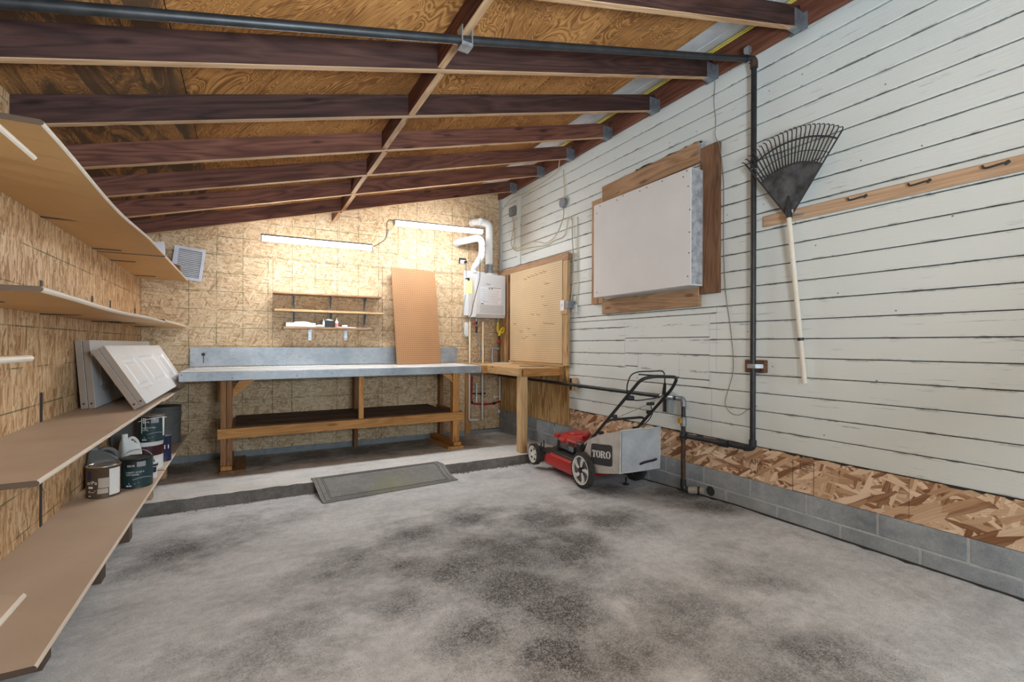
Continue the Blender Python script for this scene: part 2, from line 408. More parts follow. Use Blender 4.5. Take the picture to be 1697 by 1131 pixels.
def mk_block():
    m = NT('concrete_block', .85, 0, .2); v = m.pos()
    n1 = m.noise(v, 3.2, 5, .65); n3 = m.noise(v, 150, 2, .6); n2 = m.noise(v, 22, 4, .7)
    t = m.math('ADD', m.math('MULTIPLY', n1, .7), m.math('MULTIPLY', n2, .3))
    c = m.mix(m.step(t, .34, .66), (.22, .255, .28), (.48, .53, .565))
    c = m.mix(m.math('MULTIPLY', m.math('SUBTRACT', m.rnd(), .3), .5), c, (.36, .39, .41))
    c = m.mix(m.math('MULTIPLY', m.step(n3, .5, .66), .3), c, (.12, .135, .15))
    m.color(c); m.bump(n3, .3, .003); return m.m
M_block = mk_block()
M_mortar = mk_concrete('mortar', (.42, .45, .47), (.60, .63, .65), (), .3)

M_black = plain('black_paint', (.018, .018, .019), .42, spec=.45)
M_pipe = plain('black_iron_pipe', (.032, .033, .035), .45, .35, .5, var=.35, scale=14)
M_rust = plain('rusty_iron', (.075, .045, .032), .7, .2, var=.5, scale=25)
M_galv = plain('galvanised_steel', (.46, .49, .52), .42, .75, .5, var=.25, scale=30)
M_galvdark = plain('dull_galvanised_steel', (.26, .28, .31), .5, .6, .5, var=.3, scale=30)
M_bracket = plain('dark_bracket_steel', (.07, .065, .062), .5, .5)
M_drywall = plain('drywall', (.73, .715, .705), .8, var=.035, scale=3)
M_mud = plain('grey_joint_compound', (.40, .41, .43), .75, var=.45, scale=16)
M_white = plain('white_enamel', (.80, .81, .82), .35, var=.03)
M_whitepipe = plain('white_pvc', (.74, .74, .72), .4, var=.05)
M_cream = plain('cream_pipe', (.72, .62, .45), .45, var=.08)
M_heater = plain('heater_enamel', (.60, .60, .61), .32, var=.03)
M_paper = plain('paper_label', (.70, .72, .76), .7, var=.04)
M_yellownote = plain('yellow_note', (.80, .76, .36), .7, var=.05)
M_yellow = plain('yellow_hose', (.80, .62, .03), .4, var=.08)
M_cableY = plain('yellow_cable', (.66, .53, .09), .5, var=.1)
M_cable = plain('cream_cable', (.55, .48, .32), .55, var=.15)
M_sleeve = plain('dirty_sleeve', (.32, .28, .24), .6, var=.3)
M_wire = plain('thin_grey_wire', (.25, .24, .21), .6)
M_redpipe = plain('red_pex', (.42, .02, .03), .35, var=.1)
M_red = plain('red_mower_paint', (.42, .028, .026), .33, spec=.5, var=.12, scale=6)
M_rubber = plain('tyre_rubber', (.045, .042, .038), .8, var=.3, scale=20)
M_hub = plain('grey_plastic_hub', (.68, .67, .64), .45, var=.15)
M_hubw = plain('pale_plastic_hub', (.78, .76, .71), .5, var=.12)
M_fabric = plain('grey_bag_fabric', (.50, .485, .455), .9, var=.16, scale=11)
M_fabric2 = plain('grey_bag_rear', (.37, .38, .40), .9, var=.2, scale=7)
M_engine = plain('engine_metal', (.14, .14, .145), .45, .6, var=.4, scale=20)
M_logo = plain('dark_logo_patch', (.045, .045, .047), .6)
M_letter = plain('white_letter', (.75, .74, .72), .6, var=.03)
M_mat = mk_concrete('rubber_mat', (.18, .182, .175), (.28, .28, .268), [(1.15, 4.0, .4, .6)], .5, dirt_shade=(.25, .26, .15))
M_matline = plain('mat_groove', (.045, .046, .046), .9)
M_ink = plain('dark_ink', (.06, .045, .035), .8)
M_greyink = plain('grey_ink', (.33, .32, .35), .8)
M_glass = plain('pale_plastic', (.62, .66, .68), .3)
M_jug = plain('white_jug_plastic', (.66, .67, .66), .4, var=.06)
M_jugg = plain('grey_jug_plastic', (.13, .13, .125), .35, var=.1)
M_teal = plain('dark_teal_label', (.022, .05, .055), .4, var=.1)
M_brown = plain('brown_label', (.095, .06, .035), .45, var=.12)
M_navy = plain('navy_label', (.02, .022, .07), .4)
M_maroon = plain('maroon_plastic', (.05, .012, .016), .4)
M_chrome = plain('bright_tin', (.62, .62, .61), .28, .85, .5, var=.1)
M_grille = plain('filter_pleat', (.66, .66, .70), .8, var=.05)
M_cardboard = plain('brown_cardboard', (.25, .12, .055), .8, var=.08)
M_filtframe = plain('filter_card', (.55, .56, .64), .7, var=.06)
M_tool = plain('blond_ash_handle', (.72, .66, .56), .5, var=.1, scale=5)
M_plastic = plain('rake_plastic', (.028, .029, .031), .4, spec=.5, var=.4, scale=14)
M_plate = plain('worn_rake_plate', (.075, .078, .084), .45, spec=.5, var=.75, scale=11)
def mk_pegboard(name, base, holes_axis):
    m = NT(name, .55, 0, .3); v = m.obj(); s = m.sep(v)
    g = .0254
    a = m.math('SUBTRACT', m.math('FRACT', m.math('DIVIDE', s[0], g)), .5); b = m.math('SUBTRACT', m.math('FRACT', m.math('DIVIDE', s[2], g)), .5)
    d = m.math('ADD', m.math('MULTIPLY', a, a), m.math('MULTIPLY', b, b))
    h = m.math('LESS_THAN', d, .034)
    c = m.mix(m.step(m.noise(m.pos(), 2.5, 3), .3, .7), base, tuple(min(1, x * 1.16) for x in base))
    m.color(m.mix(m.math('MULTIPLY', h, .75), c, (.07, .035, .015)))
    m.bump(m.math('MULTIPLY', h, -1.0), .5, .004); return m.m
M_peg = mk_pegboard('pegboard_brown', (.39, .205, .10), 0)
M_peg2 = mk_pegboard('pegboard_tan', (.60, .455, .28), 0)
def mk_galvbench():
    m = NT('zinc_sheet', .38, .55, .5); v = m.pos()
    t = m.noise(v, 2.6, 5, .65); n = m.noise(m.map(v, (20, 4, 60)), 1.0, 4, .7)
    c = m.mix(m.step(t, .34, .62), (.25, .27, .29), (.43, .455, .48))
    c = m.mix(m.math('MULTIPLY', m.step(n, .55, .72), .6), c, (.16, .17, .18))
    m.color(c); m.rough(m.math('ADD', .3, m.math('MULTIPLY', t, .35))); return m.m
M_zinc = mk_galvbench()
def mk_benchtop():
    m = NT('worn_bench_top', .5, .1, .4); v = m.pos()
    c = m.mix(m.step(m.noise(v, 3.0, 5, .7), .35, .65), (.56, .57, .57), (.76, .76, .75)); m.color(c); return m.m
M_benchtop = mk_benchtop()
def emit(name, c, s):
    m = bpy.data.materials.new(name); m.use_nodes = True; b = m.node_tree.nodes['Principled BSDF']
    b.inputs['Base Color'].default_value = (.9, .9, .9, 1); b.inputs['Emission Color'].default_value = (*c, 1); b.inputs['Emission Strength'].default_value = s
    return m
M_tube = emit('lit_led_diffuser', (.95, .98, 1.0), TUBE_STRENGTH)

# ------------------------------------------------------------------ the setting
XL, XR, YB, YF = -.92, 3.10, 5.847, -1.3
SL = .265
def rz(x): return 2.43 + SL * x            # underside of the rafters
def pz(x): return 2.565 + SL * x           # underside of the roof plywood

ground = MB().box(-9, -14, -.14, 11, YF, .055).build('ground', mk_concrete('driveway', (.30, .30, .30), (.42, .42, .42), (), .3)); ground['kind'] = 'structure'

mb = MB(); ys = [YF + i * (4.30 - YF) / 14 for i in range(15)] + [2.2]; ys.sort()
xs = [XL - .05 + i * (XR - XL + .1) / 8 for i in range(9)]
vs = [(x, y, floor_z(y)) for y in ys for x in xs]; nx = len(xs)
mb.add(vs, [(j * nx + i, j * nx + i + 1, (j + 1) * nx + i + 1, (j + 1) * nx + i) for j in range(len(ys) - 1) for i in range(nx - 1)])
b = len(mb.v); mb.box(XL - .05, YF, -.30, XR + .05, 4.3, -.15)
floor = mb.build('floor', M_floor); floor['kind'] = 'structure'

# raised slab with a rough front lip
mb = MB(); n = 60; rr = random.Random(3)
top = []; bot = []; back = []
for i in range(n + 1):
    x = XL + (XR - XL) * i / n
    top.append((x, 4.262 + rr.uniform(-.006, .006), slab_z(4.26) + rr.uniform(-.004, .003)))
    bot.append((x, 4.238 + rr.uniform(-.008, .004), -.10))
    back.append((x, YB + .02, slab_z(YB)))
top2 = [(x, y + .025, slab_z(4.29)) for x, y, z in top]
mb.add(top + top2 + back, [(k * (n + 1) + i, k * (n + 1) + i + 1, (k + 1) * (n + 1) + i + 1, (k + 1) * (n + 1) + i) for k in range(2) for i in range(n)], 0)
mb.add(bot + top, [(i, i + 1, n + 2 + i, n + 1 + i) for i in range(n)], 1)
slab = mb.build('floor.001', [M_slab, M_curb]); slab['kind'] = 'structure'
mb = MB(); rr = random.Random(9)
for i in range(170):       # crumbled mortar along the foot of the step
    x = rr.choice([rr.uniform(1.6, 2.9), rr.uniform(1.6, 2.9), rr.uniform(-.5, 3.0)]); y = 4.225 - abs(rr.gauss(0, .018)); r = rr.uniform(.003, .010); z = floor_z(y)
    mb.add([(x - r, y - r * .7, z), (x + r, y - r * .5, z), (x + r * .6, y + r, z), (x - r * .8, y + r * .7, z), (x, y, z + r * .8)], [(0, 1, 4), (1, 2, 4), (2, 3, 4), (3, 0, 4)])
crumb = mb.build('mortar_crumbs', M_curb); tag(crumb, 'dark crumbs of broken mortar along the foot of the step', 'rubble', kind='stuff')

# back wall: framing behind, OSB sheets in front
wb = MB().prism([(XL - .1, YB + .014, -.1), (XR + .1, YB + .014, -.1), (XR + .1, YB + .014, 3.52), (XL - .1, YB + .014, 2.40)], (0, .09, 0)).build('wall_back', M_gap); wb['kind'] = 'structure'
def back_panel(x0, x1, z0, z1a, z1b=None):
    z1b = z1a if z1b is None else z1b; g = .0018
    return MB().prism([(x0 + g, YB, z0 + g), (x1 - g, YB, z0 + g), (x1 - g, YB, z1b - g), (x0 + g, YB, z1a - g)], (0, .0135, 0)).build('osb_panel', M_osb, wb)
for x0, x1 in ((XL, .243), (.243, 1.451), (1.451, 2.66), (2.66, XR)): back_panel(x0, x1, .055, 2.18)
for x0, x1 in ((XL, -.277), (-.277, .942), (.942, 2.16), (2.16, XR)): back_panel(x0, x1, 2.18, pz(x0), pz(x1))
ft = MB().prism([(XL, YB - .012, -.02), (3.1, YB - .012, -.02), (3.1, YB - .012, .045), (2.1, YB - .012, .06), (XL, YB - .012, .068)], (0, .012, 0)).build('concrete_footing', M_footing, wb)

# left wall
wl = MB().box(XL - .11, YF, -.1, XL - .013, YB + .1, 2.36).build('wall_left', M_gap); wl['kind'] = 'structure'
for y0, y1 in ((YF, .67), (.67, 1.89), (1.89, 3.11), (3.11, 5.53), (5.53, YB)):
    MB().box(XL - .0125, y0 + .002, .0 if y0 < 4 else 0, XL, y1 - .002, 2.32).build('osb_panel', M_osb_left, wl)

# right wall: backing, painted siding boards, OSB band, concrete blocks
wr = MB().box(XR + .012, YF, -.12, XR + .15, YB + .1, 3.62).build('wall_right', M_gap); wr['kind'] = 'structure'
sh = random.Random(5)
def siding(y0, y1, z0, z1, x=XR):
    d = sh.uniform(-.0015, .0015)
    mb = MB(); h = z1 - z0
    prof = [(x + .013, z0 + .004), (x + d + .002, z0 + .004), (x + d, z0 + .009), (x + d + .0015, z1 - .007), (x + .006, z1 - .0015), (x + .013, z1 - .0015)]
    mb.prism([(a, y0, c) for a, c in prof], (0, y1 - y0, 0)); return mb.build('siding_board', M_siding, wr)
for k in range(22):
    z0 = .515 + .125 * k; z1 = z0 + .125
    if k < 8:
        siding(YF, 2.342 if k > 3 else 2.382, z0, z1)
        yj = 2.345 if k > 3 else 2.385
        if 3 <= k <= 6: siding(3.337, YB, z0, z1)
        elif k == 7: siding(2.345, YB, 1.467, z1); siding(3.337, YB, z0, 1.467)
        else: siding(yj, YB, z0, z1)
        if 3 <= k <= 6 and k > 3: siding(2.345, 2.403, z0, z1)
        if k == 3: siding(2.385, 2.403, z0, z1)
    else:
        siding(YF, YB, z0, z1)
siding(2.345, 2.403, 1.39, 1.467)
for z0, z1 in ((1.285, 1.467), (1.146, 1.285)): siding(2.406, 3.335, z0, z1)
siding(2.406, 2.693, .952, 1.144); siding(2.696, 3.165, .958, 1.146); siding(3.168, 3.335, 1.027, 1.146)
siding(3.168, 3.335, .89, 1.025); siding(2.406, 3.165, .892, .95)
band_edges = [YF, 1.15, 4.203]
for y0, y1 in zip(band_edges[:-1], band_edges[1:]):
    MB().box(XR + .001, y0 + .001, .277, XR + .013, y1 - .001, .512).build('osb_strip', M_osb_band, wr)
mb = MB(); rr = random.Random(21)
y = -1.2
while y < 4.1:         # torn black building paper showing along the lower edge of the siding
    l = rr.uniform(.02, .13)
    if rr.random() < .5: mb.add([(XR - .0015, y, .516), (XR - .0015, y + l, .516), (XR - .0015, y + l * .8, .516 - rr.uniform(.004, .013)), (XR - .0015, y + l * .3, .516 - rr.uniform(.004, .014))], [(0, 1, 2, 3)])
    y += l
mb.build('torn_paper', M_gap, wr)['kind'] = 'stuff'
# half-high blocks with recessed mortar
MB().box(XR + .0025, YF, -.12, XR + .012, YB, .274).build('mortar', M_mortar, wr)
mb = MB(); rr = random.Random(77); a_ = []; b__ = []
for i in range(111):          # ragged dark joint where the floor meets the blocks
    y = YF + (4.2 - YF) * i / 110; wd = .012 + .012 * rr.random() ** 2 + (.02 * rr.random() if rr.random() < .12 else 0)
    a_.append((XR - wd, y, floor_z(y) + .0015)); b__.append((XR, y, floor_z(y) + .006))
mb.add(a_ + b__, [(i, i + 1, 112 + i, 111 + i) for i in range(110)]).build('floor_joint', M_gap, wr)
def block(y0, y1, z0, z1):
    MB().box(XR, max(y0, YF) + .005, z0, XR + .01, min(y1, YB) - .005, z1).build('concrete_block', M_block, wr, bevel=.003)
y = 2.062 + .385 * 6
k = 0
yy = [2.062 + .3845 * j for j in range(-9, 6)]
for a, c in zip(yy[:-1], yy[1:]): block(a, c, .153, .274)
for a, c in zip(yy[:-1], yy[1:]): block(a + .19, c + .19, -.06, .143)
for a, c in ((4.0, 4.49), (4.49, 4.87), (4.87, 5.25), (5.25, 5.64), (5.64, YB)): block(a, c, .172, .318)
for a, c in ((4.18, 4.30), (4.30, 4.68), (4.68, 5.06), (5.06, 5.45), (5.45, YB)): block(a, c, -.06, .163)
# plywood sheet below the tan pegboard and rough sheet behind it
MB().box(XR - .016, 4.206, .322, XR - .001, YB - .002, .985).build('plywood_sheet', M_plywall, wr)
MB().box(XR - .012, 4.20, .985, XR - .001, YB - .002, 2.20).build('plywood_sheet', M_plywall, wr)

# ceiling: roof deck, plywood, painted eave boards, rafters, blocking
def slope_box(x0, x1, y0, y1, dz0, dz1):
    mb = MB(); mb.hexa([(x0, y0, dz0 + SL * x0), (x1, y0, dz0 + SL * x1), (x1, y1, dz0 + SL * x1), (x0, y1, dz0 + SL * x0),
                        (x0, y0, dz1 + SL * x0), (x1, y0, dz1 + SL * x1), (x1, y1, dz1 + SL * x1), (x0, y1, dz1 + SL * x0)]); return mb
ceil = slope_box(XL - .3, XR + .3, YF - .05, YB + .2, 2.70, 2.76).build('ceiling', M_gap); ceil['kind'] = 'structure'
MB().box(XL - .12, YF - .04, 2.2, XL - .10, YB + .2, 2.47).build('eave_board', M_rafter, ceil)
for (x0, x1) in ((XL - .12, -.276), (-.272, .928), (.932, 1.78), (1.784, 2.55)):
    for (y0, y1) in ((YF, 1.105), (1.109, 3.518), (3.522, YB)):
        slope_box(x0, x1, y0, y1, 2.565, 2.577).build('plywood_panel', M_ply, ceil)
for (x0, x1) in ((2.47, 2.665), (2.672, 2.865), (2.872, 3.12)):
    slope_box(x0, x1, YF, YB, 2.625 if x0 > 2.5 else 2.612, 2.645 if x0 > 2.5 else 2.632).build('soffit_board', M_soffit, ceil, bevel=.004)
plank('ledger_board', (3.073, YF, 3.345), (3.073, YB - .01, 3.345), (0, 0, 1), .185, .042, M_ledger, ceil)
RY = [.49, 1.09, 1.69, 2.33, 2.90, 3.50, 4.09, 4.68, 5.33]
for y in RY:
    a, b = (-1.01, y + .02, rz(-1.01) + .068), (3.045, y + .02, rz(3.045) + .068)
    r = plank('rafter', a, b, (0, 0, 1), .131, .04, [M_rafter if y < 3.2 else M_rafter2, M_raft_edge_lit], ceil, .002, edge=1)
    if y > 1.2:
        zb = rz(3.03); mb = MB()
        mb.box(2.965, y - .004, zb - .012, 3.05, y - .001, zb + .10); mb.box(2.965, y + .041, zb - .012, 3.05, y + .044, zb + .10)
        mb.box(2.965, y - .004, zb - .016, 3.05, y + .044, zb - .012)
        mb.box(3.049, y - .035, zb - .02, 3.0515, y + .075, zb + .09)
        mb.build('joist_hanger', M_galvdark, r)
BLX = .885
for i, (y0, y1) in enumerate(zip(RY[:-1], RY[1:])):
    if y1 < 2: continue
    dz = .0 if i % 2 else .012
    plank('blocking', (BLX + (.012 if i % 2 else -.006), y0 + .041, rz(BLX) + .068), (BLX + (.012 if i % 2 else -.006), y1 - .001, rz(BLX) + .068), (0, 0, 1), .13, .038, [M_rafter2, M_raft_edge_lit], ceil, .002, edge=1)
plank('blocking', (BLX - .01, 5.372, rz(BLX) + .06), (BLX - .01, YB - .002, rz(BLX) + .06), (0, 0, 1), .14, .038, [M_rafter2, M_raft_edge_lit], ceil, .002, edge=1)
# unseen front wall, opening narrowed to keep daylight from under the bench
wf = MB().box(XL - .1, YF - .04, 2.25, XR + .15, YF, 3.5).box(XL - .1, YF - .04, -.1, 1.25, YF, 2.25).box(XR - .12, YF - .04, -.1, XR + .15, YF, 2.25).build('unseen_wall_front', M_soffit); wf['kind'] = 'structure'
# corner strip and grey conduit board on the right wall
plank('trim_1', (XR - .012, YB - .03, 2.24), (XR - .012, YB - .03, 3.27), (0, 1, 0), .05, .022, M_greywood)['kind'] = 'structure'
plank('trim_2', (XR - .008, 5.315, 2.27), (XR - .008, 5.315, 3.25), (0, 1, 0), .10, .014, M_siding)['kind'] = 'structure'
cab = MB().tube([(2.99, YF + .1, 2.598 + SL * 2.99), (2.985, 1.5, 2.598 + SL * 2.985), (2.995, 3.0, 2.598 + SL * 2.995), (2.98, 4.4, 2.598 + SL * 2.98)], .0065, 8)
cab.tube([(2.965, YF + .1, 2.598 + SL * 2.965), (2.955, 2.0, 2.598 + SL * 2.955), (2.96, 4.5, 2.598 + SL * 2.96)], .005, 8)
tag(cab.build('electrical_cable', M_cableY, smooth=True), 'pair of yellow cables running over the rafters beside the red ledger', 'cable')
# ------------------------------------------------------------------ workbench along the back wall
wbn = thing('workbench', 'long workbench with zinc-edged top, pine legs and a low shelf', 'workbench', (.9, 5.0, slab_z(5.0)))
BX0, BX1, BYF = -.522, 2.405, 4.985
mb = MB().box(BX0 + .004, BYF + .022, .945, BX1, YB - .018, .976); mb.build('bench_top', M_benchtop, wbn, bevel=.003)
plank('front_fascia', (BX0, BYF + .01, .9265), (BX1, BYF + .01, .9335), (0, 0, 1), .086, .022, M_zinc, wbn, .004)
plank('side_fascia', (BX0 + .008, BYF + .02, .930), (BX0 + .008, YB - .02, .93), (0, 0, 1), .084, .018, M_bracket, wbn)
plank('corner_block', (BX1 + .001, BYF + .012, .93), (BX1 + .068, BYF + .012, .93), (0, 0, 1), .09, .04, M_fir, wbn)
for i, x in enumerate((-.19, -.142)): plank('leg', (x, 5.075, slab_z(5.05) + .072), (x, 5.075, .945), (0, 1, 0), .088, .044, M_oldfir, wbn)
plank('leg', (2.085, 5.075, slab_z(5.05) + .072), (2.085, 5.075, .945), (0, 1, 0), .088, .05, M_fir, wbn); plank('leg', (2.13, 5.095, slab_z(5.05) + .072), (2.13, 5.095, .945), (0, 1, 0), .088, .036, M_fir, wbn)
for x in (-.165, 1.12, 2.19): plank('leg', (x, 5.78, slab_z(5.78) + .002), (x, 5.78, .945), (0, 1, 0), .088, .044, M_oldfir, wbn)
plank('post', (1.035, 5.05, .44), (1.035, 5.05, .945), (0, 1, 0), .04, .05, M_fir, wbn)
plank('shelf_rail', (-.236, 5.018, .398), (2.186, 5.018, .398), (0, 0, 1), .094, .038, M_fir, wbn, .003)
for x in (-.215, 2.168): plank('shelf_bearer', (x, 5.04, .40), (x, 5.82, .40), (0, 0, 1), .088, .036, M_oldfir, wbn)
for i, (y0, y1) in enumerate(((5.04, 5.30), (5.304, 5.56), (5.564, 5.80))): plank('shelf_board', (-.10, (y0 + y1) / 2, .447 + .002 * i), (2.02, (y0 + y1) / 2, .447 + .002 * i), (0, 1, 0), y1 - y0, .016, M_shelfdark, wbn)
mb = MB().prism([(-.118, 5.06, .80), (-.118, 5.06, .72), (.09, 5.06, .90), (.09, 5.06, .944), (-.02, 5.06, .944)], (0, .038, 0)); mb.build('corner_brace', M_fir, wbn, bevel=.002)
mb = MB().prism([(2.062, 5.056, .78), (2.062, 5.056, .86), (1.97, 5.056, .944), (1.87, 5.056, .944)], (0, .038, 0)); mb.build('corner_brace', M_fir, wbn, bevel=.002)
z5 = slab_z(5.0)
plank('foot_board', (-.165, 4.99, z5 + .053), (-.165, 5.80, z5 + .03), (1, 0, 0), .09, .038, M_fir, wbn); plank('foot_board', (-.115, 4.985, z5 + .015), (-.115, 5.75, z5 - .012), (1, 0, 0), .21, .03, M_oldfir, wbn)
plank('foot_board', (2.10, 4.99, z5 + .053), (2.10, 5.78, z5 + .03), (1, 0, 0), .09, .038, M_fir, wbn); plank('foot_board', (2.07, 4.97, z5 + .015), (2.07, 5.70, z5 - .012), (1, 0, 0), .19, .03, M_fir, wbn)
bs = plank('backsplash', (-.515, YB - .010, 1.083), (2.44, YB - .010, 1.083), (0, 0, 1), .20, .014, M_zinc, wbn, .001)
mb = MB(); mb.lathe((-.40, YB - .018, 1.11), [(.018, 0), (.016, .002)], 14, 'Y'); mb.box(-.402, YB - .0185, 1.02, -.394, YB - .0172, 1.11); mb.build('burn_mark', M_gap, bs)
nails = MB()
for x in (-.50, -.12, .42, .74, 1.35, 1.9, 2.3): nails.lathe((x, BYF - .0025, .925 + .02 * math.sin(x * 9)), [(.005, 0), (.004, .002)], 8, 'Y')
nails.build('nail_heads', M_gap, wbn)['kind'] = 'stuff'
lath = plank('lath_strip', (-.45, 5.58, .981), (.83, 5.61, .981), (0, 1, 0), .07, .008, M_white)
tag(lath, 'long white lath lying on the left half of the zinc bench', 'lath')
brd = plank('orange_offcut', (-.235, 5.72, .62), (-.235, 5.72, .83), (1, 0, .1), .055, .02, M_fir, wbn)

rbn = thing('side_bench', 'light pine side bench under the tan pegboard with one front leg', 'workbench', (2.6, 4.38, slab_z(4.38)))
MB().box(2.535, 4.305, .957, 3.078, YB - .002, .975).build('bench_top', M_pine, rbn, bevel=.002)
plank('front_fascia', (2.531, 4.31, .927), (2.531, 5.07, .927), (0, 0, 1), .088, .034, M_pine, rbn)
plank('end_fascia', (2.56, 4.309, .922), (3.03, 4.309, .922), (0, 0, 1), .08, .034, M_fir, rbn); plank('end_block', (3.034, 4.312, .93), (3.078, 4.312, .93), (0, 0, 1), .088, .034, M_fir, rbn)
plank('leg', (2.60, 4.385, slab_z(4.385) + .001), (2.60, 4.385, .957), (1, 0, 0), .088, .088, M_pine, rbn, .004)
plank('rear_cleat', (3.055, 4.33, .935), (3.055, 5.73, .935), (0, 0, 1), .07, .03, M_fir, rbn)
paper = MB().box(2.88, 5.42, .9755, 3.06, 5.66, .983).build('paper_sheets', M_white); tag(paper, 'white paper sheets lying on the side bench below the yellow hose', 'paper')
bar = plank('steel_strip', (2.70, 4.62, .979), (2.93, 4.44, .979), (0, 1, 0), .02, .006, M_bracket); tag(bar, 'thin dark steel strip lying on the front of the side bench', 'strip')

# leaning pegboard and the pegboard on the right wall
lp = plank('leaning_pegboard', (1.845, 5.735, .980), (1.845, 5.823, 2.146), (1, 0, 0), .615, .006, M_peg, None, .001)
# pegboard holes want local X/Z: rebuild so that Z runs up the sheet
bpy.data.objects.remove(lp)
def sheet(name, c, uax, vax, w, h, t, mat, parent=None, bevel=.001):
    X = Vector(uax).normalized(); Z = Vector(vax); Z = (Z - X * Z.dot(X)).normalized(); Y = Z.cross(X)
    M = Matrix((X, Y, Z)).transposed().to_4x4(); M.translation = Vector(c)
    mb = MB().box(-w / 2, -t / 2, -h / 2, w / 2, t / 2, h / 2)
    me = bpy.data.meshes.new(name); me.from_pydata(mb.v, [], mb.f); me.materials.append(mat)
    o = bpy.data.objects.new(name, me); link(o, M, parent)
    if bevel: b = o.modifiers.new('bevel', 'BEVEL'); b.width = bevel; b.segments = 1
    return o
tag(sheet('leaning_pegboard', (1.842, 5.70, 1.5735), (.600, .115, 0), (0, .17, 1.17), .612, 1.20, .006, M_peg), 'brown pegboard sheet leaning against the wall on the zinc bench', 'pegboard')
pgf = thing('wall_pegboard', 'tan pegboard with wire hooks on a pine frame at the corner', 'pegboard', (3.07, 4.9, 1.0))
sheet('pegboard_sheet', (3.040, 4.853, 1.59), (0, 1, 0), (0, 0, 1), 1.185, 1.155, .006, M_peg2, pgf)
plank('top_rail', (3.058, 4.155, 2.198), (3.058, YB - .035, 2.198), (0, 0, 1), .085, .038, M_frameboard, pgf)
plank('side_post', (3.060, 4.215, .99), (3.060, 4.215, 2.155), (0, 1, 0), .085, .034, M_pine, pgf)
plank('side_post', (3.062, 5.55, .99), (3.062, 5.55, 2.155), (0, 1, 0), .06, .034, M_oldfir, pgf)
plank('bottom_rail', (3.062, 4.26, .996), (3.062, 5.5, .996), (0, 0, 1), .036, .03, M_pine, pgf)
plank('packing_block', (3.040, 4.215, 1.56), (3.040, 4.215, 1.70), (0, 1, 0), .115, .03, M_pine, pgf)
hk = random.Random(4)
def peghook(y, z, l=.035):
    p = fillet([(3.042, y, z), (3.030, y, z), (3.030, y, z - .012), (3.030 - l * .6, y + .004, z - .014), (3.030 - l, y + .006, z + .004)], .006, 3)
    MB().tube(p, .0018, 5).build('peg_hook', M_bracket, pgf, smooth=True)
for px, pz_ in ((5.02, 2.05), (4.93, 2.065), (4.84, 2.07), (4.75, 2.075), (4.66, 2.08), (4.58, 2.085), (4.56, 1.94), (4.51, 1.94), (4.63, 1.80), (4.57, 1.69), (4.85, 1.60), (4.72, 1.59), (4.57, 1.48), (4.49, 1.475), (4.42, 1.47), (5.28, 1.50), (4.93, 1.43), (5.12, 1.40), (4.80, 1.35), (4.98, 1.33), (5.05, 1.31)): peghook(px, pz_)
ob = thing('light_switch', 'grey switch box with white plate beside the tan pegboard', 'switch', (3.03, 4.2, 1.7))
MB().box(3.018, 4.20, 1.60, 3.0245, 4.275, 1.715).build('cover_plate', M_white, ob, bevel=.002); MB().box(3.010, 4.232, 1.65, 3.018, 4.242, 1.672).build('toggle', M_whitepipe, ob)
MB().box(2.996, 4.095, 1.615, 3.099, 4.156, 1.70).build('box_body', M_galvdark, ob, bevel=.004)
ob2 = MB().box(3.07, 4.06, 1.575, XR, 4.13, 1.66).build('outlet_box', M_whitepipe, bevel=.004); tag(ob2, 'small pale outlet box on siding behind the grey switch box', 'outlet')

# ------------------------------------------------------------------ little wall shelves and their things
ws = thing('wall_shelf', 'three-tier pine wall shelf on grey steel brackets above the bench', 'shelf', (.8, 5.8, 1.4))
plank('shelf_board', (.246, 5.745, 1.778), (1.402, 5.745, 1.783), (0, 1, 0), .20, .018, M_frameboard, ws)
plank('shelf_board', (.250, 5.745, 1.592), (1.425, 5.745, 1.590), (0, 1, 0), .20, .024, M_pine, ws); plank('shelf_board', (.340, 5.745, 1.400), (1.275, 5.745, 1.404), (0, 1, 0), .20, .022, M_frameboard, ws)
def brk(x, z0, z1, arm=.16, mat=M_galvdark, w=.022):
    mb = MB().box(x - w / 2, YB - .004, z0, x + w / 2, YB, z1)
    return mb.build('bracket', mat, ws)
for x in (.455, .845, 1.232):
    for zt, zb in ((1.769, 1.625), (1.579, 1.43)):
        mb = MB(); mb.box(x - .011, YB - .005, zb, x + .011, YB, zt); mb.box(x - .011, YB - .17, zt - .004, x + .011, YB, zt)
        mb.prism([(x - .004, YB - .005, zb + .02), (x - .004, YB - .005, zt - .004), (x - .004, YB - .15, zt - .004)], (.008, 0, 0)); mb.build('bracket', M_galvdark, ws)
for x in (.625, 1.018):
    mb = MB(); mb.box(x - .0165, YB - .006, 1.268, x + .0165, YB, 1.389); mb.box(x - .0165, YB - .15, 1.384, x + .0165, YB, 1.389)
    bk = mb.build('bracket', M_galv, ws)
    for z in (1.29, 1.365): MB().lathe((x, YB - .0085, z), [(.005, 0), (.004, .002)], 8, 'Y').build('screw', M_gap, bk)
ZS = 1.4135
bx = MB().box(.365, 5.66, ZS, .665, 5.80, ZS + .042).build('flat_carton', M_white, bevel=.002); tag(bx, 'flat white carton on the left of the lowest wall shelf', 'box')
cl = MB().loft([[(.50 + .07 * math.cos(a) * k + .03, 5.73 + .045 * math.sin(a) * k, ZS + .0425 + h) for a in [2 * PI * j / 14 for j in range(14)]] for k, h in ((1.3, 0), (1.2, .01), (.8, .017), (.3, .020))]).build('white_rag', M_whitepipe, smooth=True); tag(cl, 'crumpled white rag on top of the flat carton', 'rag')
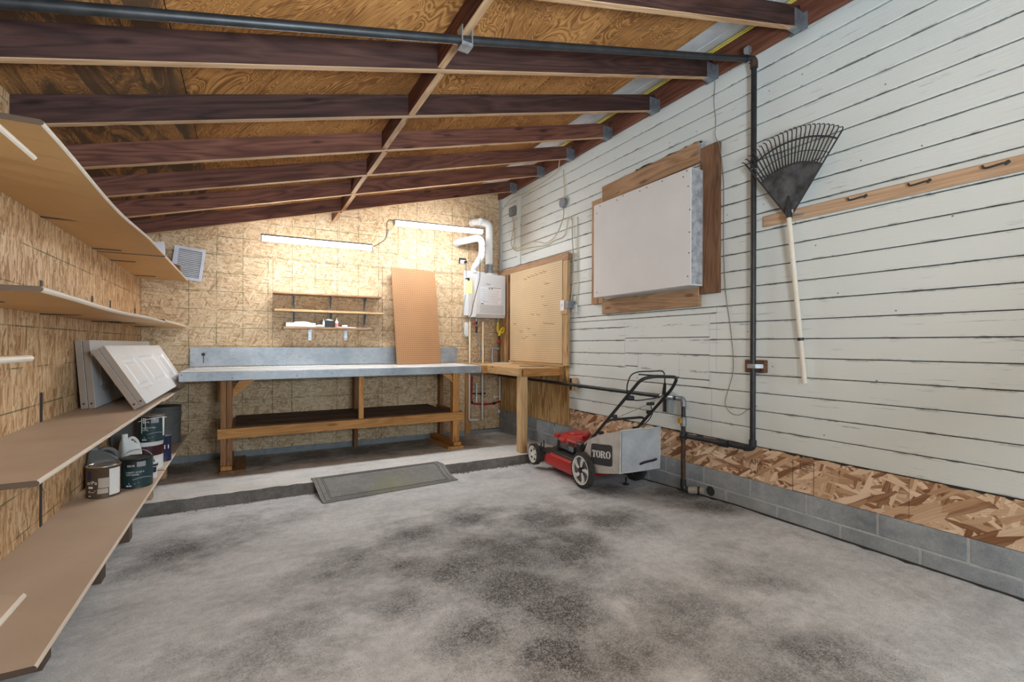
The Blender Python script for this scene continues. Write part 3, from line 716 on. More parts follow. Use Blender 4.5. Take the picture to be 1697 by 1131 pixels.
cl = MB().loft([[(.725 + .05 * math.cos(a) * k * (1 + .2 * math.sin(3 * a)), 5.72 + .04 * math.sin(a) * k, ZS + h) for a in [2 * PI * j / 14 for j in range(14)]] for k, h in ((1.0, 0), (1.1, .012), (.8, .024), (.2, .03))]).build('white_cloth', M_white, smooth=True); tag(cl, 'small crumpled white cloth between the carton and black cup', 'rag')
cup = thing('tissue_holder', 'black square holder stuffed with white tissue on lowest wall shelf', 'holder', (.815, 5.72, ZS))
MB().hexa([(.772, 5.68, ZS), (.852, 5.68, ZS), (.852, 5.76, ZS), (.772, 5.76, ZS), (.768, 5.676, ZS + .075), (.862, 5.676, ZS + .075), (.862, 5.764, ZS + .075), (.768, 5.764, ZS + .075)]).build('holder_body', M_black, cup, bevel=.003)
MB().loft([[(.815 + .044 * math.cos(a) * k, 5.72 + .034 * math.sin(a) * k, ZS + .0745 + h + .006 * math.sin(2 * a)) for a in [2 * PI * j / 14 for j in range(14)]] for k, h in ((1.0, 0), (1.05, .012), (.7, .022), (.2, .026))]).build('tissue', M_white, cup, smooth=True)
def bottle(name, label, x, y, z, r, h, mat, capm):
    t = thing(name, label, 'bottle', (x, y, z))
    MB().lathe((x, y, z), [(r * .9, 0), (r, .003), (r, h * .55), (r * .55, h * .68), (r * .4, h * .72)], 14).build('bottle_body', mat, t, smooth=True)
    MB().lathe((x, y, z), [(r * .45, h * .72), (r * .42, h * .82), (r * .14, h)], 12).build('nozzle', capm, t, smooth=True); return t
b1 = bottle('glue_bottle', 'small pink and white glue bottle right of the black holder', .895, 5.70, ZS, .018, .115, M_white, M_white)
MB().lathe((.895, 5.70, ZS), [(.0185, .012), (.0185, .05)], 14, cap=False).build('label_band', plain('pink_label', (.75, .25, .22), .5), b1)
bottle('glue_bottle', 'small clear bottle left of the black tissue holder', .752, 5.69, ZS, .014, .10, M_glass, M_whitepipe)
MBx = MB().box(.90, 5.66, ZS, 1.10, 5.76, ZS + .008).build('white_envelope', M_white); tag(MBx, 'flat white envelope at the right of the lowest wall shelf', 'envelope')
tp = MB().lathe((.985, 5.72, ZS + .009), [(.018, 0), (.032, 0), (.032, .022), (.018, .022), (.018, 0)], 20, cap=False).build('tape_roll', M_paper, smooth=True); tag(tp, 'small pale roll of tape on the white envelope', 'tape')

# ------------------------------------------------------------------ two hanging LED tubes
def led(x0, x1, z0, z1, y, label, cable_end):
    t = thing('led_tube_light', label, 'light', ((x0 + x1) / 2, y, (z0 + z1) / 2), 'LED tube lights over the bench')
    a, b = Vector((x0, y, z0)), Vector((x1, y, z1)); X = (b - a).normalized(); Z = Vector((0, 0, 1)); Z = (Z - X * Z.dot(X)).normalized(); Y = Z.cross(X)
    def pr(deg0, deg1, r, n, k=1.0): return [(Y * math.cos(math.radians(deg0 + (deg1 - deg0) * i / n)) * r * k + Z * math.sin(math.radians(deg0 + (deg1 - deg0) * i / n)) * r) for i in range(n + 1)]
    dif = pr(160, 380, .032, 12, 1.15); hou = pr(20, 160, .034, 10, 1.15)
    MB().prism([a + p + X * .012 for p in dif], (b - a) - X * .024).build('diffuser', M_tube, t, smooth=True)
    MB().prism([a + p + Z * .003 for p in hou], b - a).build('housing', M_galvdark, t, smooth=True)
    for e, s in ((a, 1), (b, -1)):
        MB().prism([e + p * 1.04 - X * s * .004 for p in pr(0, 360, .036, 18)[:-1]], X * s * .014).build('end_cap', M_whitepipe, t)
    for f in (.12, .88):
        p = a.lerp(b, f); q = Vector((p.x, 5.345, rz(p.x) + .03)); MB().tube([p + Z * .03, (p.x, p.y + .05, p.z + .25 * (q.z - p.z) + .02), q], .0012, 5).build('hanging_cord', M_wire, t)
    return t
led(.112, 1.178, 2.262, 2.275, 5.2, 'lower left glowing LED tube hanging over the zinc bench', None)
led(1.418, 2.505, 2.580, 2.612, 5.2, 'upper right glowing LED tube ending at the white flue pipe', None)
cd = thing('power_cord', 'thin black cord linking the two LED tubes with a white plug', 'cord', (1.33, 5.2, 2.4))
MB().tube(cat([(1.195, 5.2, 2.29), (1.26, 5.21, 2.33), (1.325, 5.21, 2.39), (1.335, 5.2, 2.48), (1.34, 5.2, 2.565), (1.365, 5.2, 2.60), (1.414, 5.2, 2.60)]), .004, 6).build('cord', M_black, cd, smooth=True)
MB().tube([(1.342, 5.19, 2.44), (1.356, 5.19, 2.49)], .010, 8).tube([(1.332, 5.19, 2.40), (1.345, 5.19, 2.43)], .008, 8).build('plug', M_whitepipe, cd, smooth=True)

# ------------------------------------------------------------------ water heater corner
wh = thing('water_heater', 'white wall-hung tankless water heater in the corner with louvre holes', 'water heater', (2.81, 5.7, 1.57))
HX0, HX1, HYF, HZ0, HZ1 = 2.592, 3.028, 5.555, 1.575, 2.150
MB().box(HX0 + .006, HYF + .02, HZ0 + .01, HX1 - .006, YB - .03, HZ1 - .006).build('casing', M_heater, wh, bevel=.006)
MB().box(2.54, YB - .03, HZ0 + .04, 3.06, YB - .001, HZ1 + .07).build('back_plate', M_white, wh, bevel=.004)
MB().hexa([(HX0, HYF + .018, HZ0 + .002), (HX1, HYF + .018, HZ0 + .002), (HX1, HYF + .12, HZ0 + .002), (HX0, HYF + .12, HZ0 + .002), (HX0, HYF, HZ1), (HX1, HYF, HZ1), (HX1, HYF + .12, HZ1), (HX0, HYF + .12, HZ1)]) if False else None
fc = MB().box(HX0, HYF, HZ0 + .045, HX1, HYF + .024, HZ1).add([(HX0, HYF, HZ0 + .045), (HX1, HYF, HZ0 + .045), (HX1, HYF + .024, HZ0 + .0), (HX0, HYF + .024, HZ0), (HX0, HYF + .024, HZ0 + .045), (HX1, HYF + .024, HZ0 + .045)], [(0, 1, 2, 3), (3, 2, 5, 4), (0, 3, 4), (1, 5, 2)]).build('front_cover', M_heater, wh, bevel=.003)
mb = MB()
for r in range(6):
    for c in range(15): mb.lathe((HX0 + .055 + .0235 * c + (.011 if r % 2 else 0), HYF - .0012, 1.645 + .0175 * r), [(.0052, 0), (.0045, .001)], 6, 'Y')
mb.build('louvre_holes', M_ink, wh)['kind'] = 'stuff'
lb = MB().box(2.655, HYF - .0012, 1.755, 2.757, HYF, 1.985).build('warning_label', M_paper, wh); MB().box(2.770, HYF - .0012, 1.757, 2.965, HYF, 1.99).build('warning_label', plain('pink_paper_label', (.74, .70, .70), .7, var=.03), wh)
mb = MB(); rr = random.Random(2)
for k in range(9): mb.box(2.776, HYF - .002, 1.775 + .022 * k, 2.955 - rr.uniform(0, .05), HYF - .0012, 1.779 + .022 * k)
for k in range(7): mb.box(2.662, HYF - .002, 1.80 + .024 * k, 2.75 - rr.uniform(0, .03), HYF - .0012, 1.803 + .024 * k)
mb.build('label_print', M_greyink, wh)['kind'] = 'stuff'
mb = MB().box(2.776, HYF - .0022, 1.972, 2.957, HYF - .0012, 1.979).box(2.776, HYF - .0022, 1.955, 2.79, HYF - .0012, 1.967).box(2.808, HYF - .0022, 1.957, 2.835, HYF - .0012, 1.966).box(2.66, HYF - .0022, 1.755, 2.70, HYF - .0012, 1.765).box(2.70, HYF - .0022, 1.782, 2.712, HYF - .0012, 1.791).box(2.737, HYF - .0022, 1.782, 2.749, HYF - .0012, 1.791).box(2.742, HYF - .0022, 2.017, 2.752, HYF - .0001, 2.027).box(2.758, HYF - .0022, 2.017, 2.80, HYF - .0001, 2.023)
mb.build('label_heading', M_ink, wh)['kind'] = 'stuff'
for x, y, r in ((2.84, 5.68, .052), (2.640, 5.70, .030)): MB().lathe((x, y, HZ1 - .01), [(r + .012, 0), (r + .012, .03), (r, .045)], 20).build('flue_collar', M_white, wh, smooth=True)
for x in (2.57, 2.665, 2.765, 2.99): MB().cyl((x, 5.70, HZ0 - .045), (x, 5.70, HZ0 + .012), .016, 10).build('pipe_stub', M_galvdark, wh, smooth=True)
fl = thing('flue_pipe', 'white exhaust pipe rising from the heater and bending left', 'pipe', (2.84, 5.68, HZ1))
P = fillet([(2.84, 5.68, HZ1 + .036), (2.84, 5.68, 2.85), (2.70, 5.66, 2.86)], .12, 8)
MB().tube(P, .049, 18).build('pipe_run', M_white, fl, smooth=True); MB().tube(P[:1] + [(2.84, 5.68, HZ1 + .15)], .056, 18).build('lower_sleeve', M_galvdark, fl, smooth=True); MB().lathe((2.84, 5.68, HZ1 + .15), [(.056, 0), (.058, .006), (.05, .012)], 18).build('joint_ring', M_whitepipe, fl, smooth=True)
MB().tube([(2.70, 5.66, 2.86), (2.66, 5.80, 2.88), (2.66, YB - .001, 2.88)], .049, 16).build('wall_elbow', M_white, fl, smooth=True)
fl2 = thing('intake_pipe', 'white intake pipe with crooked joints left of the taller flue', 'pipe', (2.60, 5.6, 2.2))
P = cat([(2.610, 5.66, HZ1 + .052), (2.610, 5.64, HZ1 + .09), (2.615, 5.58, 2.28), (2.645, 5.52, 2.36), (2.66, 5.52, 2.44), (2.655, 5.52, 2.555), (2.60, 5.52, 2.60), (2.50, 5.57, 2.58), (2.44, 5.70, 2.575), (2.43, YB - .001, 2.575)], 6)
MB().tube(P, .046, 18).build('pipe_run', M_white, fl2, smooth=True)
for z, x in ((2.50, 2.66), (2.42, 2.658)): MB().lathe((x, 5.52, z), [(.046, -.006), (.050, -.005), (.050, .005), (.046, .006)], 18, cap=False).build('joint_ring', M_galv, fl2, smooth=True)
ex = tag(MB().tube(cat([(2.605, 5.46, 2.33), (2.60, 5.462, 2.20), (2.595, 5.465, 2.06), (2.548, 5.47, 1.88), (2.512, 5.48, 1.72), (2.50, 5.50, 1.62), (2.505, 5.6, 1.56)]), .005, 6).build('heater_cord', M_black, smooth=True), 'dark cord hanging in front of the white intake pipe', 'cord')
pb = thing('wall_outlet', 'dark recessed outlet with white plug left of the flue', 'outlet', (2.52, YB, 2.35))
MB().box(2.472, YB - .006, 2.31, 2.575, YB - .0005, 2.388).build('box_rim', M_black, pb); MB().box(2.488, YB - .012, 2.313, 2.56, YB - .006, 2.362).build('face_plate', M_whitepipe, pb); MB().lathe((2.555, YB - .05, 2.335), [(.016, 0), (.018, .01), (.018, .038)], 12, 'Y').build('plug', M_black, pb)
cb = MB().tube(cat([(2.56, YB - .03, 2.33), (2.556, 5.79, 2.27), (2.525, 5.72, 2.18), (2.512, 5.68, 2.097)]), .006, 6).build('grey_conduit', M_galvdark, smooth=True); tag(cb, 'grey conduit dropping from the recessed outlet to the yellow note', 'conduit')
nt = thing('paper_tag', 'yellow paper tag hung by a dark clip left of the heater', 'tag', (2.51, 5.61, 1.9))
MB().hexa([(2.458, 5.600, 1.885), (2.566, 5.612, 1.89), (2.566, 5.615, 1.89), (2.458, 5.603, 1.885), (2.460, 5.612, 2.072), (2.568, 5.625, 2.066), (2.568, 5.628, 2.066), (2.460, 5.615, 2.072)]).build('paper', M_yellownote, nt); MB().box(2.495, 5.616, 2.055, 2.525, 5.70, 2.095).build('clip', M_black, nt)
pn = MB().box(2.545, YB - .045, 1.33, 2.60, YB - .001, 1.52).build('control_box', M_whitepipe, bevel=.004); tag(pn, 'slim white control box on the wall below the yellow tag', 'box')
cw = tag(MB().tube(cat([(2.546, 5.80, 1.89), (2.52, 5.80, 1.70), (2.497, 5.80, 1.50), (2.52, 5.80, 1.38), (2.56, 5.79, 1.31), (2.62, 5.79, 1.19), (2.70, 5.79, 1.18), (2.738, 5.79, 1.24), (2.722, 5.79, 1.40), (2.72, 5.75, 1.50)]), .0045, 6).build('control_cable', M_wire, smooth=True), 'thin grey cable looping under the white control box', 'cable')
def wpipe(name, label, pts, r, mat, x=None, cat_='pipe'):
    o = MB().tube(pts, r, 10).build(name, mat, smooth=True); return tag(o, label, cat_)
wpipe('water_pipe', 'cream cold water pipe from heater down to the side bench', [(2.570, 5.70, HZ0 - .046), (2.570, 5.70, .9755)], .014, M_cream)
wpipe('water_pipe', 'cream hot water pipe under the middle of the heater', [(2.763, 5.70, HZ0 - .046), (2.763, 5.70, .9755)], .014, M_cream)
v = thing('valve_set', 'red-handled brass valves under the left of the heater', 'valve', (2.66, 5.7, 1.47))
MB().tube([(2.665, 5.70, HZ0 - .046), (2.665, 5.70, 1.38)], .015, 10).build('valve_body', M_rust, v, smooth=True); MB().box(2.60, 5.68, 1.475, 2.70, 5.695, 1.487).build('valve_lever', M_galvdark, v); MB().lathe((2.625, 5.675, 1.50), [(.02, 0), (.02, .015)], 12, 'Y').build('valve_handle', M_red, v)
MB().tube(cat([(2.665, 5.70, 1.38), (2.70, 5.69, 1.25), (2.72, 5.69, 1.12), (2.70, 5.69, 1.03), (2.64, 5.69, .99)]), .008, 8).build('drain_hose', M_galvdark, v, smooth=True)
gh = thing('gas_hose', 'bright yellow coiled gas hose under the right of the heater', 'hose', (3.0, 5.7, 1.4))
MB().tube(cat([(2.99, 5.70, HZ0 - .046), (2.982, 5.70, 1.46), (2.995, 5.70, 1.40), (3.03, 5.69, 1.385), (3.068, 5.68, 1.41), (3.072, 5.68, 1.45), (3.045, 5.685, 1.448), (3.015, 5.69, 1.40), (3.008, 5.70, 1.34)]), .014, 10).build('hose', M_yellow, gh, smooth=True)
gp = thing('gas_valve', 'dark iron gas fitting with looped side branch on the side bench', 'pipe', (3.0, 5.7, .976))
MB().tube([(3.008, 5.70, 1.345), (3.008, 5.70, .9755)], .016, 10).build('pipe_run', M_rust, gp, smooth=True); MB().tube(fillet([(3.008, 5.70, 1.165), (2.905, 5.70, 1.165), (2.905, 5.70, .9755)], .03, 4), .016, 10).build('side_branch', M_galvdark, gp, smooth=True); MB().box(2.99, 5.675, 1.25, 3.026, 5.69, 1.29).build('valve_handle', M_red, gp)
# under the side bench
def low(name, label, pts, r, mat, c='pipe'): return tag(MB().tube(fillet(pts, .03, 3), r, 10).build(name, mat, smooth=True), label, c)
low('drain_pipe', 'white pipe turning right near the floor under the corner bench', [(2.603, 5.78, .94), (2.600, 5.78, .20), (2.735, 5.78, .20)], .012, M_whitepipe)
low('supply_pipe', 'straight white pipe beside the red pipes under corner bench', [(2.795, 5.78, .94), (2.795, 5.78, .19)], .012, M_whitepipe)
low('stub_pipe', 'short white pipe ending on the red crosspiece', [(2.712, 5.79, .70), (2.712, 5.79, .435)], .011, M_whitepipe)
low('branch_pipe', 'white pipe against right wall dropping to the red pipe', [(3.062, 5.775, .94), (3.062, 5.775, .45)], .012, M_whitepipe)
rp = thing('red_pipe', 'red water pipe bent across the wall under the corner bench', 'pipe', (2.9, 5.8, .4))
MB().tube(cat([(2.662, 5.824, .79), (2.655, 5.824, .60), (2.652, 5.824, .47), (2.665, 5.824, .425), (2.76, 5.819, .408), (2.86, 5.814, .400), (2.97, 5.814, .405), (3.085, 5.814, .425)]), .013, 10).build('pipe_run', M_redpipe, rp, smooth=True)
for p in ((2.655, 5.824, .44), (2.99, 5.814, .405)): MB().lathe(p, [(.02, -.014), (.02, .014)], 12, 'X').build('fitting', M_black, rp)
MB().tube([(2.665, 5.824, .553), (2.87, 5.824, .548)], .009, 8).tube([(2.72, 5.814, .53), (2.72, 5.814, .575)], .014, 8).tube([(2.80, 5.809, .53), (2.80, 5.809, .57)], .018, 8).build('clamp_bar', M_black, rp)
MB().tube([(2.995, 5.814, .497), (3.06, 5.809, .497)], .009, 8).tube([(2.995, 5.814, .475), (2.995, 5.814, .52)], .010, 8).build('white_tee', M_whitepipe, rp)
MB().lathe((3.07, 5.824, .285), [(.0, -.03), (.022, -.018), (.024, .01), (.012, .03)], 12, 'Z').build('hose_bib', M_whitepipe, rp, smooth=True)
plank('trim_3', (2.60, YB - .02, .01), (2.60, YB - .02, .945), (1, 0, 0), .075, .036, M_fir)['kind'] = 'structure'

# ------------------------------------------------------------------ long shelves on the left wall
XS = -.53
def shelf_mesh(y0, y1, zb, sag, th=.018, x1=XS, wav=0.0, n=16):
    """bottom at zb, sagging between the brackets; rounded nose along the front"""
    def z(y):
        t = (y - y0) / (y1 - y0); return zb - sag * math.sin(PI * min(1, t * 1.25)) ** 2 * (1 - .35 * t)
    mb = MB(); loops = []
    for i in range(n + 1):
        y = y0 + (y1 - y0) * i / n; b = z(y); k = (x1 - XL)
        nose = [(x1 - .007, 0), (x1 - .002, .004), (x1, .009), (x1 - .002, th - .004), (x1 - .007, th)]
        loops.append([(XL + .001, y, zb if sag else b)] + [(x, y, b + h) for x, h in nose] + [(XL + .001, y, (zb if sag else b) + th)])
    mb.loft(loops); m = len(loops[0])
    mi = []
    for i in range(n):
        for j in range(m): mi.append(1 if 1 <= j <= 4 else (2 if j == 5 else 0))
    mb.m = mi + [3, 3]
    return mb, z
def left_shelf(name, label, y0, y1, zb, sag, brackets, th=.018, x1=XS, up=.13):
    t = thing(name, label, 'shelf', ((XL + x1) / 2, (y0 + y1) / 2, zb), 'MDF shelves along the left wall')
    mb, z = shelf_mesh(y0, y1, zb, sag, th, x1)
    mb.build('shelf_board', [M_mdf, M_mdf_nose, M_mdf_top, M_mdf_cut], t)
    for y in brackets:
        b = MB().box(XL + .0005, y - .012, zb - .004 - (.0 if up > 0 else .0), XL + .005, y + .012, zb + th + up)
        b.box(XL + .0005, y - .012, zb - .005, XL + .155, y + .012, zb - .0005)
        b.build('bracket', M_bracket, t)
    return t
left_shelf('wall_shelf', 'top MDF shelf at the left wall, long near board under the rafters', 1.905, 4.285, 1.868, .034, (2.37, 3.27, 4.17), up=.1)
left_shelf('wall_shelf', 'top MDF shelf board running on to the back wall under the air filter', 4.289, 5.835, 1.862, .0, (4.65, 5.56), up=.1)
left_shelf('wall_shelf', 'middle MDF shelf at eye level, long near board with dark cut end', 1.905, 4.285, 1.372, .012, (2.37, 3.27, 4.17), up=.15)
left_shelf('wall_shelf', 'middle MDF shelf board at eye level running on to the back wall', 4.289, 5.835, 1.383, .0, (4.65, 5.56), up=.15)
left_shelf('wall_shelf', 'lower MDF shelf carrying the white door leaves', 1.880, 4.30, .800, .0, (2.37, 3.27, 4.17), up=.15)
left_shelf('wall_shelf', 'lower MDF shelf board beside the left end of the zinc bench', 4.304, 5.835, .780, .0, (4.65, 5.56), up=.0, x1=-.545)
bt = left_shelf('wall_shelf', 'lowest MDF shelf near the floor with the brown and green paint cans', 1.865, 4.285, .266, .0, (3.27,), up=.22)
bt2 = left_shelf('wall_shelf', 'lowest MDF shelf board running to the back wall past the cans', 4.289, 5.835, .270, .0, (), up=.2)
for y in (2.27, 3.04, 3.68): MB().box(-.74, y, floor_z(y) - .002, -.632, y + .09, .266).build('support_block', M_mdf_cut, bt, bevel=.002)
for y in (4.36, 5.10): MB().box(-.76, y, slab_z(y) - .002, -.62, y + .08, .270).build('support_block', M_frameboard, bt2, bevel=.002)
left_shelf('wall_shelf', 'near upper MDF shelf whose white rounded nose ends at the left frame edge', .35, 1.852, 1.746, .0, (.8, 1.4), up=.09)
left_shelf('wall_shelf', 'near MDF shelf at eye level with rounded nose ending at left frame edge', .35, 1.838, 1.168, .0, (.8, 1.4), up=.12)
left_shelf('wall_shelf', 'near low MDF shelf whose corner overlaps the lowest shelf bottom left', .35, 1.79, .512, .0, (.8, 1.4), up=.12)

# air filters and carton on the far end of the top shelf
fz = 1.8805
af = thing('air_filter', 'white framed pleated air filter leaning at the end of top shelf', 'filter', (-.50, 5.78, fz))
fm = Matrix.Translation((-.632, 5.715, fz + .327)) @ Matrix.Rotation(math.radians(7), 4, 'Y') @ Matrix.Rotation(math.radians(4), 4, 'Z')
def F(p): return fm @ Vector(p)
fw, fh, fr = .262, .325, .028
mb = MB()
for (x0, x1, z0, z1) in ((0, fw, -fh, -fh + fr), (0, fw, -fr, 0), (0, fr + .012, -fh + fr, -fr), (fw - fr, fw, -fh + fr, -fr)): mb.box(x0, 0, z0, x1, .024, z1)
mb.map(F).build('filter_frame', M_filtframe, af)
MB().box(.04, .018, -fh + fr, fw - fr, .022, -fr).map(F).build('filter_media', M_bracket, af)
for i in range(14):
    z = -fh + fr + .006 + i * (fh - 2 * fr - .006) / 14
    MB().add([F((.042, .004, z + .008)), F((fw - fr - .002, .004, z + .008)), F((fw - fr - .002, .014, z)), F((.042, .014, z)), F((fw - fr - .002, .012, z + .0135)), F((.042, .012, z + .0135))], [(0, 1, 2, 3), (1, 0, 5, 4)]).build('pleat', M_grille, af)
a2 = thing('air_filter', 'second air filter edge-on behind the pleated one, half hidden', 'filter', (-.70, 5.6, fz))
MB().hexa([(-.755, 5.62, fz), (-.735, 5.52, fz), (-.675, 5.58, fz), (-.70, 5.68, fz), (-.80, 5.62, fz + .30), (-.775, 5.52, fz + .30), (-.70, 5.58, fz + .325), (-.735, 5.68, fz + .325)]).build('filter_frame', M_filtframe, a2); MB().hexa([(-.80, 5.515, fz + .02), (-.775, 5.515, fz + .02), (-.70, 5.575, fz + .04), (-.72, 5.575, fz + .04), (-.835, 5.515, fz + .29), (-.81, 5.515, fz + .29), (-.755, 5.56, fz + .305), (-.78, 5.56, fz + .305)]).build('dark_sleeve', M_galvdark, a2)
ct = MB().hexa([(-.69, 5.42, fz), (-.56, 5.42, fz), (-.56, 5.50, fz), (-.69, 5.50, fz), (-.69, 5.42, fz + .115), (-.56, 5.42, fz + .085), (-.56, 5.50, fz + .085), (-.69, 5.50, fz + .115)]).build('brown_carton', M_cardboard, bevel=.002); tag(ct, 'small brown carton on the top shelf in front of the pleated filter', 'box')

# four bifold door leaves on the lower shelf
ZD = .8185
def leaf(label, c, ang, y0, y1, h=.42, t=.034, panel=True):
    """c: lower left corner (x,z) of the near end face; ang: lean from the vertical towards the wall"""
    th = thing('door_leaf', label, 'door', (c[0], y0, c[1]))
    M = Matrix.Translation((c[0], y0, c[1])) @ Matrix.Rotation(math.radians(-ang), 4, 'Y')
    Q = lambda p: M @ Vector(p)
    MB().box(.002, 0, 0, t - .016, y1 - y0, h).box(t - .016, 0, 0, t - .001, .05, h).map(Q).build('core', M_doorcore, th)
    # front skin with moulded panels
    mb = MB(); L = y1 - y0; xs = t
    cells = [(.16, .56), (.72, 1.30), (1.44, L - .16)]
    def rect(y0_, y1_, z0_, z1_, x): return [(x, y0_, z0_), (x, y1_, z0_), (x, y1_, z1_), (x, y0_, z1_)]
    zz0, zz1 = .085, h - .085
    prev = .0
    for (a, b_) in cells:
        mb.add(rect(prev, a, 0, h, xs), [(0, 1, 2, 3)]); mb.add(rect(a, b_, 0, zz0, xs), [(0, 1, 2, 3)]); mb.add(rect(a, b_, zz1, h, xs), [(0, 1, 2, 3)])
        l0 = rect(a, b_, zz0, zz1, xs); l1 = rect(a + .014, b_ - .014, zz0 + .014, zz1 - .014, xs - .013); l2 = rect(a + .035, b_ - .035, zz0 + .035, zz1 - .035, xs - .011); l3 = rect(a + .05, b_ - .05, zz0 + .05, zz1 - .05, xs - .002)
        mb.loft([l0, l1, l2, l3], cap=False); mb.add(l3, [(0, 1, 2, 3)]); prev = b_
    mb.add(rect(prev, L, 0, h, xs), [(0, 1, 2, 3)])
    mb.add([(xs, 0, h), (xs, L, h), (.0, L, h), (.0, 0, h)], [(0, 1, 2, 3)]); mb.add([(xs, 0.001, 0), (xs, 0.001, h), (xs - .002, 0.001, h), (xs - .002, 0.001, 0)], [(0, 1, 2, 3)])
    mb.map(Q).build('moulded_skin', M_white, th)
    MB().lathe((t * .5, -.0008, .03), [(.006, 0), (.005, .001)], 10, 'Y').map(Q).build('pivot_hole', M_black, th)
    return th
leaf('upright door leaf leaning closest to the left wall', (-.884, ZD + .001), 4.2, 3.777, 5.79)
leaf('second upright white door leaf, in front of the one at the wall', (-.847, ZD + .001), 4.2, 3.775, 5.79)
leaf('tilted door leaf sandwiched under the front slanting leaf', (-.595, ZD + .001), 29.5, 3.58, 5.58, h=.405)
leaf('front slanting white door leaf showing its moulded panels', (-.564, ZD + .0185), 29.5, 3.585, 5.55, h=.405)

# ------------------------------------------------------------------ paint cans and jugs on the lowest shelf
ZE = .2845
ZE2 = .2885
def on_can(c, r, z0, a0):
    return lambda x, y, z: (c[0] + (r + .0009) * math.cos(a0 + x / r), c[1] + (r + .0009) * math.sin(a0 + x / r), z0 + y)
def sector(c, r, z0, z1, a0, a1, n=16):
    mb = MB(); vs = []
    for i in range(n + 1):
        a = a0 + (a1 - a0) * i / n
        vs += [(c[0] + r * math.cos(a), c[1] + r * math.sin(a), z0), (c[0] + r * math.cos(a), c[1] + r * math.sin(a), z1)]
    return mb.add(vs, [(2 * i, 2 * i + 2, 2 * i + 3, 2 * i + 1) for i in range(n)])
def can(label, c, z, r, h, body, lid, rim, band=None, bail=None, name='paint_can'):
    t = thing(name, label, 'paint can', (c[0], c[1], z))
    MB().lathe((c[0], c[1], z), [(r - .002, 0), (r + .001, .003), (r, .007), (r, h - .010), (r + .003, h - .006), (r + .003, h)], 36).build('can_body', body, t, smooth=True)
    MB().lathe((c[0], c[1], z + h), [(r + .003, 0), (r + .002, .003), (r - .006, .003), (r - .010, -.002), (r - .016, -.0015), (r - .020, .002), (.001, .002)], 36, cap=False).build('can_lid', lid, t, smooth=True)
    if bail:
        a, up, mat = bail; u = Vector((math.cos(a), math.sin(a), 0)); e1 = Vector((c[0], c[1], z + h * .80)) - u * (r + .006); e2 = Vector((c[0], c[1], z + h * .80)) + u * (r + .006)
        v = Vector((math.sin(a) * up[0], -math.cos(a) * up[0], up[1]))
        mid = (e1 + e2) / 2
        MB().tube([mid - u * (r + .006) * math.cos(PI * i / 16) + v * math.sin(PI * i / 16) for i in range(17)], .0028, 6).build('wire_handle', mat, t, smooth=True)
        for e in (e1, e2): MB().lathe(tuple(e), [(.008, -.003), (.008, .003)], 10, 'X').build('handle_ear', M_black, t)
    return t
def face(c): return math.atan2(-c[1], -c[0])
# brown can
c1 = (-.772, 3.765); r1 = .083; t = can('brown and white paint can nearest the camera on lowest shelf', c1, ZE, r1, .186, M_brown, M_chrome, M_chrome)
f = face(c1)
sector(c1, r1 + .0006, ZE + .012, ZE + .172, f + .32, f + 1.15).build('white_label', M_letter, t)
sector(c1, r1 + .0009, ZE + .062, ZE + .122, f - .30, f + .34).build('pale_sticker', plain('beige_sticker', (.46, .38, .31), .7), t); sector(c1, r1 + .0009, ZE + .028, ZE + .058, f - .35, f + .26).build('pale_sticker', plain('beige_sticker_low', (.46, .38, .31), .7), t)
sector(c1, r1 + .0009, ZE + .115, ZE + .165, f - 1.05, f - .72).build('purple_panel', plain('purple_panel', (.045, .03, .09), .5), t)
text_mesh('erPa', .032, on_can(c1, r1 + .0008, ZE + .086, f - 1.05), 'lettering', M_letter, t, width=.058)
mb = MB()
for a_, b_, z_, h_ in ((-.95, -.62, .062, .012), (-.95, -.45, .046, .003), (-.95, -.55, .038, .003), (-.95, -.75, .014, .005)):
    fn = on_can(c1, r1 + .0006, ZE + z_, f); mb.add([fn(a_ * r1, 0, 0), fn(b_ * r1, 0, 0), fn(b_ * r1, h_, 0), fn(a_ * r1, h_, 0)], [(0, 1, 2, 3)])
mb.build('small_print', M_letter, t)['kind'] = 'stuff'
mb = MB()
for i in range(20):
    a0, a1 = 2 * PI * i / 20, 2 * PI * (i + 1) / 20; fn = on_can(c1, r1 + .0008, ZE + .145, f + .58)
    mb.add([fn(.019 * math.cos(a0), .019 * math.sin(a0), 0), fn(.019 * math.cos(a1), .019 * math.sin(a1), 0), fn(.011 * math.cos(a1), .011 * math.sin(a1), 0), fn(.011 * math.cos(a0), .011 * math.sin(a0), 0)], [(0, 1, 2, 3)])
mb.build('round_badge', M_letter, t)
